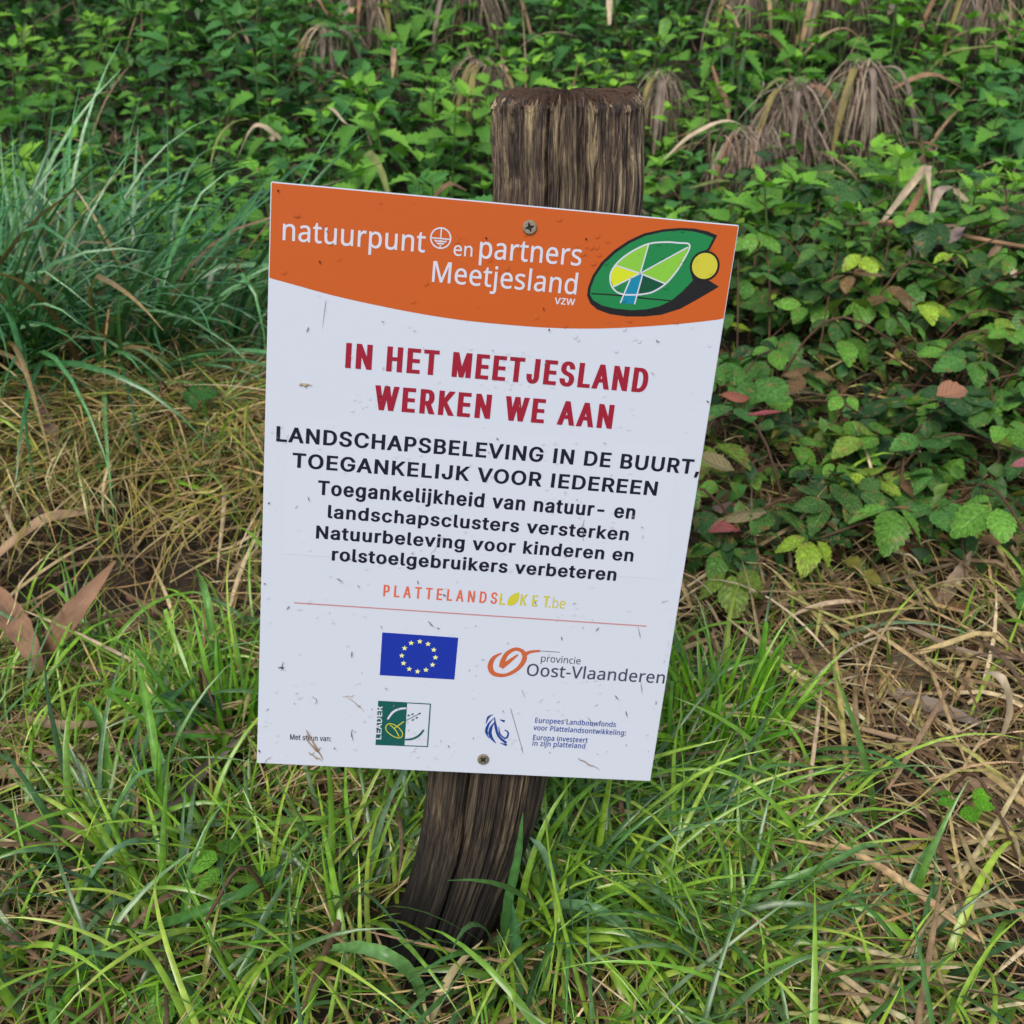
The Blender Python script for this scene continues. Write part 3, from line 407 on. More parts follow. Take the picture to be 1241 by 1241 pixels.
def fatten(l, dx, dy):
    """Move an outline outward along its normals by dx, dy (holes shrink, since they run the other way)."""
    P_ = np.array(l, float)
    e = np.roll(P_, -1, 0) - P_
    e /= np.linalg.norm(e, axis=1)[:, None] + 1e-12
    nn = np.stack([-e[:, 1], e[:, 0]], -1)
    a, b = np.roll(nn, 1, 0), nn
    k = np.maximum(1 + (a * b).sum(1), .55)[:, None]
    o = (a + b) / k
    return P_ + o * np.array([dx, dy])

def text_line(s, font, a, b, cap, mat, bold=(0, 0), xs=None, label=None, z=.0003, name='lettering'):
    """Set the string between baseline ends a and b (panel metres, y up) at cap height; bold = outline growth as a share of the cap
    height; xs = letter width factor (tracking fits the rest), None = fit by width."""
    dx, dy = bold[0] * cap, bold[1] * cap
    ax, ay = a; bx, by = b
    k = (cap - 2 * dy) / CAP[font]
    ln = sqrt((bx - ax) ** 2 + (by - ay) ** 2); ang = atan2(by - ay, bx - ax)
    adv = [glyph_loops(font, c)[0] * k for c in s]
    side = .07 * k
    tot = sum(adv) - 2 * side
    if xs is None:
        xs = (ln - 2 * dx * len(s)) / tot; tr = 2 * dx
    else:
        tr = (ln - tot * xs) / (len(s) - 1)
    x = -side * xs + dx
    loops = []
    for c, w in zip(s, adv):
        one = []
        for l in glyph_loops(font, c)[1]:
            q = []
            for gx_, gy_ in fatten([(u * k * xs, v * k) for u, v in l], dx, dy):
                lx = x + gx_; ly = gy_ + dy
                q.append((ax + lx * cos(ang) - ly * sin(ang), ay + lx * sin(ang) + ly * cos(ang)))
            one.append(q)
        if one: loops.append(one)
        x += w * xs + tr
    return flat_print(name, loops, mat, z, label, False)

def stroke(pts, w0, w1=None, n=24, closed=False):
    """Outline of a tapered stroke through points (panel metres)."""
    w1 = w0 if w1 is None else w1
    P = catmull(pts, n, closed)
    out_l, out_r = [], []
    m = len(P)
    for i, p in enumerate(P):
        if closed: d = P[(i + 1) % m] - P[i - 1]
        else: d = P[min(i + 1, m - 1)] - P[max(i - 1, 0)]
        d = d / (np.linalg.norm(d) + 1e-9)
        nn = np.array([-d[1], d[0]])
        t = i / (m - 1)
        w = w0 + (w1 - w0) * t if not isinstance(w0, (list, tuple)) else float(np.interp(t, np.linspace(0, 1, len(w0)), w0))
        out_l.append(p + nn * w / 2); out_r.append(p - nn * w / 2)
    if closed: return [[tuple(p) for p in out_l], [tuple(p) for p in out_r]]
    return [[tuple(p) for p in out_l] + [tuple(p) for p in out_r[::-1]]]

def catmull(pts, n=24, closed=False):
    P = [np.array(p, float) for p in pts]
    m = len(P)
    segs = m if closed else m - 1
    per = max(2, n // segs)
    out = []
    for i in range(segs):
        p1, p2 = P[i], P[(i + 1) % m]
        p0 = P[i - 1] if (closed or i > 0) else p1 * 2 - p2
        p3 = P[(i + 2) % m] if (closed or i + 2 < m) else p2 * 2 - p1
        for k in range(per):
            t = k / per
            out.append(.5 * ((2 * p1) + (p2 - p0) * t + (2 * p0 - 5 * p1 + 4 * p2 - p3) * t * t + (3 * p1 - p0 - 3 * p2 + p3) * t ** 3))
    if not closed: out.append(P[-1])
    return out
def smooth_loop(pts, n=60): return [tuple(p) for p in catmull(pts, n, True)]
def ellipse(c, rx, ry, n=40, rot=0):
    return [(c[0] + rx * cos(a) * cos(rot) - ry * sin(a) * sin(rot), c[1] + rx * cos(a) * sin(rot) + ry * sin(a) * cos(rot)) for a in np.linspace(0, 2 * pi, n, endpoint=False)]

INK_O = plain('print_orange', (.47, .092, .014), .42, .22, bump=.10, bscale=90)
INK_W = plain('print_white', (.54, .56, .63), .38)
INK_R = plain('print_red', (.27, .012, .030), .42)
INK_K = plain('print_black', (.008, .010, .022), .42)
INK_SAL = plain('print_salmon', (.60, .12, .06), .42)
INK_SW = plain('print_burnt_orange', (.47, .11, .04), .42)
INK_YEL = plain('print_yellow_green', (.50, .47, .04), .42)
INK_RULE = plain('print_rule', (.46, .20, .19), .42)
INK_EU = plain('print_blue', (.010, .03, .31), .42)
INK_STAR = plain('print_star', (.72, .74, .28), .42)
INK_TEAL = plain('print_teal', (.008, .085, .075), .42)
INK_NAVY = plain('print_navy', (.012, .05, .25), .42)
INK_GREY = plain('print_grey', (.045, .055, .09), .42)
INK_G1 = plain('print_green', (.012, .19, .055), .40)
INK_G2 = plain('print_lime', (.20, .47, .045), .40)
INK_G3 = plain('print_chartreuse', (.52, .60, .02), .40)
INK_G4 = plain('print_deep_green', (.005, .07, .035), .40)
INK_CY = plain('print_river_blue', (.006, .20, .32), .40)
INK_BLK = plain('print_outline_black', (.012, .012, .014), .40)

# orange header with its curved lower edge
edge = [(-0.000735, -0.058917), (0.01919, -0.062698), (0.040768, -0.06681), (0.06835, -0.070681), (0.098538, -0.074024), (0.12742, -0.075914), (0.157183, -0.076353), (0.178918, -0.076119), (0.202294, -0.074881), (0.223476, -0.072841), (0.244346, -0.070002), (0.271161, -0.065676), (0.298479, -0.060203)]
m_ = .0006
hdr = [(m_, -m_), (PW - m_, -m_)] + [(min(max(x, m_), PW - m_), y) for x, y in [tuple(p) for p in catmull(edge, 60)][::-1]]
flat_print('orange_header', [hdr], INK_O, .0001, 'orange band with a curved lower edge')
text_line('natuurpunt', 'n', (0.008272, -0.0348), (0.096491, -0.034702), 0.013418, INK_W, (.012, .010), label='white lettering in the orange header')
text_line('en', 'n', (0.116173, -0.035004), (0.127709, -0.034723), 0.008746, INK_W, (.01, .01))
text_line('partners', 'n', (0.132295, -0.035157), (0.197214, -0.03443), 0.013645, INK_W, (.012, .010))
text_line('Meetjesland', 'n', (0.103199, -0.052742), (0.197009, -0.053004), 0.01329, INK_W, (.012, .010))
text_line('vzw', 'n', (0.184265, -0.060215), (0.196414, -0.060048), 0.005587, INK_W, (.02, .015))
cN = (0.106987, -0.024841); rN = 0.006768
roundel = [ellipse(cN, rN, rN, 48), ellipse(cN, rN * .86, rN * .86, 48)]
k_ = rN
def rel(pts, c=cN, s=rN): return [(c[0] + x * s, c[1] + y * s) for x, y in pts]
roundel += [rel([(-.9, .02), (.9, .02), (.9, -.10), (-.9, -.10)]), rel([(-.06, .88), (.06, .88), (.06, .03), (-.06, .03)])]
roundel += [rel([(-.62, -.18), (-.2, -.24), (0, -.18), (.25, -.24), (.62, -.18), (.5, -.36), (-.5, -.36)]), rel([(-.42, -.44), (.44, -.42), (.22, -.60), (0, -.54), (-.2, -.62)])]
roundel += [rel([(-.06, -.62), (.06, -.62), (.06, -.86), (-.06, -.86)])]
flat_print('roundel', roundel[:2], INK_W, .0003, 'small white round emblem between the words')
flat_print('roundel', roundel[2:], INK_W, .00034)

# leaf emblem
outer = [(0.283814, -0.007526), (0.277203, -0.00556), (0.268674, -0.004576), (0.258975, -0.004904), (0.248135, -0.006805), (0.236157, -0.01041), (0.226508, -0.015958), (0.21836, -0.0226), (0.211065, -0.030819), (0.206325, -0.039819), (0.204327, -0.047542), (0.20429, -0.05307), (0.20714, -0.058102), (0.212051, -0.06145), (0.220812, -0.06379), (0.232215, -0.064375), (0.243446, -0.063431), (0.25454, -0.061372), (0.266641, -0.056419), (0.276976, -0.049384), (0.290011, -0.039918), (0.283835, -0.036848), (0.273301, -0.034721), (0.277472, -0.020669), (0.28035, -0.016613)]
flat_print('emblem_outline', [outer], INK_BLK, .00018, 'black outline of the leaf emblem')
green = [(0.281422, -0.009219), (0.274695, -0.007394), (0.267561, -0.006416), (0.259211, -0.006489), (0.248363, -0.00839), (0.237197, -0.011926), (0.22768, -0.017467), (0.219664, -0.024106), (0.212608, -0.032044), (0.208063, -0.040353), (0.206159, -0.047661), (0.206116, -0.051945), (0.208509, -0.055483), (0.214498, -0.058453), (0.223131, -0.059816), (0.234465, -0.059977), (0.244199, -0.058595), (0.252345, -0.055946), (0.259564, -0.051841), (0.26612, -0.045296), (0.272279, -0.037291), (0.269818, -0.032272), (0.268718, -0.026888), (0.270005, -0.022411), (0.273691, -0.018962), (0.278686, -0.01676)]
flat_print('emblem_leaf', [green], INK_G1, .00024, 'green leaf field of the emblem')
line_ = stroke([(0.206899, -0.051463), (0.222019, -0.051142), (0.241811, -0.051539), (0.259965, -0.051667)], .0009)
flat_print('emblem_line', line_, INK_BLK, .0003)
inner = [(0.266807, -0.015232), (0.258996, -0.014436), (0.250652, -0.014633), (0.240074, -0.016644), (0.230757, -0.021781), (0.223244, -0.028128), (0.218787, -0.034641), (0.217819, -0.040197), (0.219618, -0.045542), (0.223423, -0.048945), (0.228089, -0.050209), (0.234534, -0.049936), (0.241433, -0.048792), (0.247485, -0.046611), (0.254477, -0.041169), (0.259755, -0.033829), (0.263556, -0.026245)]
ctr = (0.237121, -0.035787)
secs = [(INK_G2, [(0.240074, -0.016644), (0.230757, -0.021781), (0.223244, -0.028128), (0.220269, -0.032058)]), (INK_G1, [(0.266454, -0.015669), (0.258996, -0.014436), (0.250652, -0.014633), (0.240074, -0.016644)]),
        (INK_G2, [(0.266454, -0.015669), (0.263556, -0.026245), (0.259755, -0.033829), (0.254458, -0.041033)]), (INK_G4, [(0.254458, -0.041033), (0.247485, -0.046611), (0.241433, -0.048792), (0.237007, -0.049448)]),
        (INK_G3, [(0.220269, -0.032058), (0.218787, -0.034641), (0.217957, -0.040185), (0.22078, -0.045856)]), (INK_G1, [(0.22078, -0.045856), (0.223423, -0.048945), (0.228089, -0.050209), (0.229203, -0.050113)])]
for mt, pts in secs: flat_print('emblem_sector', [[ctr] + pts], mt, .00028)
flat_print('emblem_stem', [[(0.237176, -0.036194), (0.231346, -0.040816), (0.226577, -0.055896), (0.236045, -0.05593), (0.23897, -0.036999)]], INK_CY, .00032, 'blue stem of the leaf emblem')
w_ = .00085
flat_print('emblem_rim', stroke(inner, w_ * 1.2, n=90, closed=True), INK_W, .00036)
for q in ([ctr, (0.240074, -0.016644)], [ctr, (0.265607, -0.016555)], [ctr, (0.254458, -0.041033)], [ctr, (0.22078, -0.045856)], [ctr, (0.220269, -0.032058)], [(0.231574, -0.038324), (0.226577, -0.055896)], [(0.238738, -0.036333), (0.236045, -0.05593)]):
    flat_print('emblem_rib', stroke(q, w_, n=4), INK_W, .0004)
flat_print('emblem_ball', [ellipse((0.278525, -0.027402), 0.009803, 0.009803)], INK_BLK, .0004)
flat_print('emblem_ball', [ellipse((0.278525, -0.027402), 0.008348, 0.008348)], INK_YEL, .00046, 'yellow disc of the leaf emblem')

# the white sticker under the black text, and all the text
st = [(0.014983, -0.14933), (0.2798, -0.150054), (0.284283, -0.249174), (0.01479, -0.248051)]
flat_print('sticker', [st], plain('sticker_white', (.532, .572, .651), .40, .26), .0002, 'white sticker carrying the black text')
text_line('IN HET MEETJESLAND', 'i', (0.050856, -0.113412), (0.249201, -0.114343), 0.016673, INK_R, (.066, .026), xs=.66, label='dark red capitals')
text_line('WERKEN WE AAN', 'i', (0.072367, -0.140176), (0.229299, -0.141183), 0.016734, INK_R, (.066, .026), xs=.66)
T_ = [('LANDSCHAPSBELEVING IN DE BUURT,', 'i', (0.007883, -0.167097), (0.296032, -0.169094), 0.010629), ('TOEGANKELIJK VOOR IEDEREEN', 'i', (0.019595, -0.184577), (0.268851, -0.186692), 0.010387),
      ('Toegankelijkheid van natuur- en', 'i', (0.037102, -0.202867), (0.255694, -0.205087), 0.010387), ('landschapsclusters versterken', 'i', (0.044189, -0.219387), (0.253343, -0.22144), 0.009662),
      ('Natuurbeleving voor kinderen en', 'i', (0.036646, -0.234996), (0.258803, -0.23709), 0.009662), ('rolstoelgebruikers verbeteren', 'i', (0.048272, -0.250706), (0.248503, -0.252621), 0.009662)]
for s_, f_, a_, b_, c_ in T_:
    text_line(s_, f_, a_, b_, c_, INK_K, (.052, .030), xs=None, z=.0004, label='black bold lettering')
text_line('PLATTELANDS', 'i', (0.085107, -0.275628), (0.164708, -0.276281), 0.008891, INK_SAL, (.035, .012), xs=.62, label='salmon spaced capitals')
text_line('L', 'i', (0.167512, -0.27655), (0.171191, -0.276632), 0.008728, INK_YEL, (.035, .012), xs=None)
text_line('KET', 'i', (0.182424, -0.276281), (0.202267, -0.276537), 0.00874, INK_YEL, (.035, .012), xs=.62)
text_line('.be', 'n', (0.203302, -0.27673), (0.21448, -0.276778), 0.008058, INK_YEL, (0, 0))
flat_print('leaf_print', [smooth_loop([(0.180562, -0.266446), (0.175233, -0.269379), (0.173312, -0.27403), (0.174178, -0.276889), (0.17824, -0.275973), (0.180838, -0.272237)], 36)], INK_YEL, .0003)
flat_print('rule', [[(0.023097, -0.284341), (0.276035, -0.286331), (0.276093, -0.28719), (0.023065, -0.285174)]], INK_RULE, .0003, 'thin salmon rule')
# flag with twelve stars
flat_print('flag', [[(0.086098, -0.303997), (0.140583, -0.304735), (0.140484, -0.338784), (0.08623, -0.338425)]], INK_EU, .0002, 'blue flag with twelve stars')
fc = np.array((0.113278, -0.321597)); fr = abs(np.array((0.125404, -0.321979))[0] - fc[0])
stars = []
for k in range(12):
    a = k * pi / 6; c = fc + fr * np.array([sin(a), cos(a)])
    stars.append([(c[0] + (.0022 if j % 2 == 0 else .00092) * sin(j * pi / 5), c[1] + (.0022 if j % 2 == 0 else .00092) * cos(j * pi / 5)) for j in range(10)])
for s_ in stars: flat_print('star', [s_], INK_STAR, .0003)
# province emblem
flat_print('province_emblem', stroke([(0.172972, -0.314903), (0.167489, -0.319394), (0.165642, -0.326452), (0.168966, -0.332182), (0.177608, -0.332706), (0.185965, -0.326947), (0.189864, -0.319045), (0.188349, -0.313251), (0.182859, -0.311179), (0.177017, -0.314996), (0.174235, -0.32175), (0.173139, -0.326688)], [.0008, .0030, .0040, .0034, .0026, .0030, .0036, .0030, .0026, .0032, .0036, .0022], n=70), INK_SW, .0003, 'orange swirl emblem')
flat_print('province_emblem', stroke([(0.173604, -0.326659), (0.178602, -0.321827), (0.184842, -0.315545)], [.0036, .0030, .0012], n=20), INK_SW, .00034)
flat_print('province_emblem', stroke([(0.188349, -0.316365), (0.193299, -0.312941), (0.200623, -0.311446)], [.0036, .0022, .0016], n=20), INK_SW, .00036)
flat_print('province_emblem', stroke([(0.200641, -0.311617), (0.215335, -0.311736)], .0004, n=4), INK_GREY, .0003)
text_line('provincie', 'n', (0.202162, -0.320175), (0.230954, -0.320628), 0.005552, INK_GREY, (0, 0))
text_line('Oost-Vlaanderen', 'n', (0.193019, -0.332261), (0.295374, -0.332641), 0.009835, INK_GREY, (.012, .010))
# green and white square emblem
L0 = [(0.086344, -0.3595), (0.124961, -0.3597), (0.125401, -0.396487), (0.086431, -0.396814)]
def inset(q, d): 
    c = np.mean(q, 0); return [tuple(c + (np.array(p) - c) * d) for p in q]
flat_print('square_emblem', [L0, inset(L0, .955)], INK_TEAL, .0002, 'dark green square emblem')
flat_print('square_emblem', [[L0[0], (0.107483, -0.359654), (0.107825, -0.396544), L0[3]]], INK_TEAL, .00026)
text_line('LEADER', 'i', (0.09037, -0.391691), (0.089743, -0.364425), 0.004293, INK_W, (.05, .02))
flat_print('square_emblem', stroke([(0.094068, -0.374522), (0.097456, -0.368603), (0.101939, -0.36549), (0.107172, -0.364471)], [.0014, .0017, .0017, .0014], n=20), INK_W, .0003)
flat_print('square_emblem', stroke([(0.121198, -0.381972), (0.11807, -0.386862), (0.113396, -0.390033), (0.107947, -0.391067)], [.0014, .0017, .0017, .0014], n=20), INK_TEAL, .0003)
flat_print('square_emblem', stroke([(0.093191, -0.380861), (0.095837, -0.37801), (0.101772, -0.38037), (0.105707, -0.385567), (0.104392, -0.389631), (0.099143, -0.388656), (0.094193, -0.384592)], .0007, n=50, closed=True), INK_YEL, .00034)
flat_print('square_emblem', stroke([(0.095891, -0.378906), (0.100376, -0.383156), (0.103394, -0.388779)], .0007, n=10), INK_YEL, .00036)
flat_print('square_emblem', stroke([(0.099507, -0.381762), (0.106171, -0.37562)], .0008, n=6), INK_YEL, .00038)
flat_print('square_emblem', stroke([(0.106171, -0.37562), (0.117127, -0.368532)], .0005, n=6), INK_TEAL, .0003)
for q in ((0.109276, -0.370419), (0.112009, -0.369187), (0.112642, -0.37399), (0.115331, -0.37204), (0.117115, -0.368354)): flat_print('square_emblem', [ellipse(q, .0011, .0006, 12, .6)], INK_TEAL, .00032)
# lion head emblem
for q, ws in (([(0.171426, -0.366097), (0.168157, -0.368446), (0.166746, -0.373943)], (.0002, .0012, .0004)), ([(0.172334, -0.369106), (0.168955, -0.373816), (0.167858, -0.379318), (0.169131, -0.382885)], (.0002, .0014, .0004)), ([(0.173211, -0.371763), (0.170624, -0.378252), (0.171196, -0.384592), (0.175537, -0.390204)], (.0002, .0016, .0018, .0004)),
              ([(0.172567, -0.368191), (0.174255, -0.37623), (0.177224, -0.384252), (0.183496, -0.389759)], (.0003, .0014, .0012, .0014)), ([(0.17647, -0.376104), (0.178008, -0.382383), (0.181808, -0.385456), (0.183895, -0.383876)], (.0003, .0008, .0008, .0004)), ([(0.176866, -0.370108), (0.180476, -0.371346)], (.0004, .0014)),
              ([(0.181157, -0.378561), (0.183901, -0.38059), (0.183647, -0.384621), (0.181275, -0.386584)], (.0006, .0008, .0010, .0003)), ([(0.179037, -0.390008), (0.183988, -0.391569)], (.0004, .0012)), ([(0.166985, -0.376645), (0.167386, -0.381163), (0.17009, -0.386481)], (.0002, .0010, .0003))):
    flat_print('lion_emblem', stroke(q, [w * 1.45 for w in ws], n=16), INK_NAVY, .0003)
flat_print('slash', stroke([(0.183867, -0.360344), (0.196937, -0.397491)], .00035, n=4), INK_GREY, .0003)
text_line('Europees Landbouwfonds', 'n', (0.203076, -0.371107), (0.263894, -0.371439), 0.004325, INK_NAVY, (.02, .015), label='small blue lettering')
text_line('voor Plattelandsontwikkeling:', 'n', (0.202928, -0.377461), (0.272512, -0.378206), 0.004348, INK_NAVY, (.02, .015))
text_line('Europa investeert', 'n', (0.202983, -0.385826), (0.244164, -0.386016), 0.004378, INK_NAVY, (.02, .015))
text_line('in zijn platteland', 'n', (0.203184, -0.390806), (0.243143, -0.391163), 0.004395, INK_NAVY, (.02, .015))
text_line('Met steun van:', 'i', (0.023813, -0.395745), (0.053587, -0.395618), 0.004605, INK_K, (.01, .01))

# screws: a dished head with a cross recess
def screw_mesh():
    n = 48
    V, F_ = [], []
    def crossr(a):
        c = abs(cos(2 * a)); return .30 + .42 * c ** 4 + .10 * abs(sin(2 * a)) ** 12
    rings = [lambda a: (1.0, -.22), lambda a: (1.0, .02), lambda a: (.93, .10), lambda a: (.80, .13), lambda a: (crossr(a) * .92, .12), lambda a: (crossr(a) * .80, -.04), lambda a: (.10, -.08)]
    for r in rings:
        for i in range(n):
            a = 2 * pi * i / n; q, z = r(a); V.append((q * cos(a), q * sin(a), z))
    for k in range(len(rings) - 1):
        for i in range(n):
            j = (i + 1) % n; F_.append((k * n + i, k * n + j, (k + 1) * n + j, (k + 1) * n + i))
    V.append((0, 0, -.08)); c = len(V) - 1
    T = [((len(rings) - 1) * n + i, (len(rings) - 1) * n + (i + 1) % n, c) for i in range(n)]
    me = np_mesh('screw', np.array(V), F_, T, smooth=False)
    me.materials.append(M_SCREW); me.materials.append(plain('screw_recess_shade', (.02, .018, .015), .7))  # shade inside the shallow cross recess is put in as a dark colour
    for p in me.polygons:
        if min(p.vertices) >= 4 * n: p.material_index = 1
    return me
def screw_mat():
    m = plain('zinc_screw', (.30, .26, .19), .42, .5, bump=.4, bscale=900, metal=.75)
    return m
M_SCREW = screw_mat(); sm = screw_mesh()
for (px, r, a) in (((0.162567, -0.013067), .0046, .35), ((0.16735, -0.404463), .0043, .8)):
    s_ = link('screw', sm, M_SCREW, root)
    s_.matrix_local = pm @ Matrix.Translation((px[0], px[1], .0011)) @ Matrix.Rotation(a, 4, 'Z') @ Matrix.Scale(r, 4)

# the post: a round weathered log with long drying cracks
def make_post():
    ax = [np.array(p) for p in [[0.036824, 0.79181, 0.663456], [0.036802, 0.786229, 0.633723], [0.036863, 0.77868, 0.596859], [0.025558, 0.756867, 0.496592], [0.011951, 0.734324, 0.393515], [-0.003523, 0.709749, 0.281137], [-0.020423, 0.68162, 0.159365], [-0.028835, 0.669073, 0.115863], [-0.039389, 0.657401, 0.079828], [-0.053747, 0.64533, 0.038097], [-0.067163, 0.637647, 0.0], [-0.080578, 0.630428, -0.045816]]]
    rad = [0.05, 0.0505, 0.0505, 0.05, 0.0495, 0.049, 0.047, 0.044, 0.0405, 0.038, 0.039, 0.042]
    A = catmull(ax, 260)
    Rr = np.interp(np.linspace(0, 1, len(A)), np.linspace(0, 1, len(rad)), rad)
    ang = np.concatenate([np.linspace(-1.75, 1.75, 640, endpoint=False), np.linspace(1.75, 2 * pi - 1.75, 90, endpoint=False)]); na = len(ang)
    g = np.random.default_rng(11)
    rows = []
    fr = [(int(g.integers(14, 210)), g.uniform(0, 6.28), g.uniform(2, 9), g.uniform(.3, 1)) for _ in range(46)]
    cracks = [(-.40, .036, .026, -.02, 1.0, .9), (.27, .008, .022, .10, 1.0, 1.7), (-.95, .006, .02, 0, .8, 2.1), (.85, .005, .02, .0, .7, .4), (-.18, .005, .016, .0, .5, 3.), (.55, .006, .018, .3, 1., 5.),
              (1.25, .007, .03, 0, 1, 1.), (-1.5, .008, .03, 0, 1, 2.), (2.4, .015, .03, 0, 1, 1.), (3.1, .01, .03, 0, 1, 3.), (4.0, .012, .03, 0, 1, 1.5), (.05, .004, .012, 0, .3, 2)]
    t_prev = None
    N_ = len(A)
    gl = [(g.uniform(0, 2 * pi), g.uniform(.008, .03), g.uniform(-.0042, .0015)) for _ in range(90)]
    for i, p in enumerate(A):
        d = A[max(i - 1, 0)] - A[min(i + 1, N_ - 1)]; d = d / np.linalg.norm(d)      # up the post
        f = NRM - d * (NRM @ d); f = f / np.linalg.norm(f); sd = np.cross(d, f) ; 
        s = i / (N_ - 1)
        r = np.full(na, Rr[i]) * (1 + .02 * np.sin(2 * ang + .7) + .015 * np.sin(3 * ang + 2 + s))
        for (fq, ph, sf, am) in fr:
            r = r + am * .0008 * (14 / (fq + 10)) ** .5 * np.sin(fq * ang + ph + 1.2 * np.sin(s * sf + ph))
        for (a0, wd, am) in gl:
            dd = (ang - a0 - .08 * sin(s * 5 + a0) + pi) % (2 * pi) - pi
            r = r + am * .5 * np.exp(-(dd / wd) ** 2) * (.5 + .5 * sin(s * 6 + a0 * 3))
        for (a0, dp, wd, s0, s1, ph) in cracks:
            dd = (ang - a0 - .035 * sin(s * 9 + ph) - .012 * sin(s * 31 + ph) + pi) % (2 * pi) - pi
            k = float(sstep(s0, s0 + .05, s) * sstep(s1, s1 - .2, s)) if s0 >= 0 else 1.0
            r = r - dp * k * np.exp(-(np.abs(dd) / wd) ** (5 if dp > .03 else 2))
        if s < .012: r = r - .0035 * (1 - s / .012) ** 2 + .0012 * np.sin(ang * 57) * (1 - s / .05)
        ragged = 0
        if s < .06:
            ragged = (1 - s / .06) * (.0012 * np.sin(ang * 5 + 1) + .0016 * np.sin(ang * 23) + .0018 * np.sin(ang * 61 + 2) + g.normal(0, .0012, na))
        P_ = p[None] + r[:, None] * (np.cos(ang)[:, None] * f + np.sin(ang)[:, None] * sd) + np.outer(np.broadcast_to(ragged, (na,)), d)
        rows.append(P_)
    # top cap
    d = A[0] - A[1]; d = d / np.linalg.norm(d)
    caps = []
    base0 = rows[0]
    for k, q in enumerate((.985, .93, .84, .72, .58, .42, .25, .1, .02)):
        c = A[0]
        P_ = c + (base0 - c) * q
        h = (.0015 + .005 * (1 - q ** 2)) * np.ones(na) + g.normal(0, .0005, na) * (q > .1) + .0008 * np.sin(ang * 9 + k) * q + .0005 * np.sin(ang * 31 + 2 * k) * q
        caps.append(P_ + np.outer(h, d))
    allr = caps[::-1] + rows
    V = np.concatenate(allr) - BASE
    nr = len(allr)
    i0 = (np.arange(nr - 1)[:, None] * na + np.arange(na)[None]); i1 = (np.arange(nr - 1)[:, None] * na + (np.arange(na) + 1)[None] % na)
    Q = np.stack([i0, i0 + na, i1 + na, i1], -1).reshape(-1, 4)
    uv = np.stack([np.tile(ang / (2 * pi), nr), np.repeat(np.linspace(1, 0, nr), na)], -1)
    me = np_mesh('post', V, Q, uv=uv)
    me.materials.append(M_WOOD)
    me.materials.append(plain('rotten_end_grain', (.075, .048, .034), .9, .1, bump=1.0, bscale=260))
    for p in list(me.polygons)[:(len(caps)) * na]: p.material_index = 1
    # frayed fibres round the rim
    n = 260; a = rng.uniform(-2.0, 2.0, n); k = np.interp(a, ang[:640], np.arange(640)).astype(int)
    root_ = rows[1][k] - BASE; root_ = root_ * 1.0
    inward = (A[0] - BASE)[None] - root_; root_ = root_ + inward * rng.random((n, 1)) ** 2 * .5
    c = mixcol(n, [(.10, .06, .04), (.17, .11, .07), (.06, .035, .025), (.28, .21, .11)], (3, 3, 2, 1))
    st_ = strips(root_ - d * .002, rng.uniform(.002, .008, n), rng.uniform(.0005, .0014, n), np.arctan2(-np.cos(a), np.sin(a)) + rng.normal(0, 1.2, n), rng.uniform(.5, 1.6, n), rng.uniform(-.3, 1.2, n), 0, 4, c, c, .3, 0, clamp=False)
    link('wood_fibres', np_mesh('wood_fibres', st_[0], st_[1], col=st_[2], uv=st_[3]), M_STRAW, root)['kind'] = 'stuff'
    return me
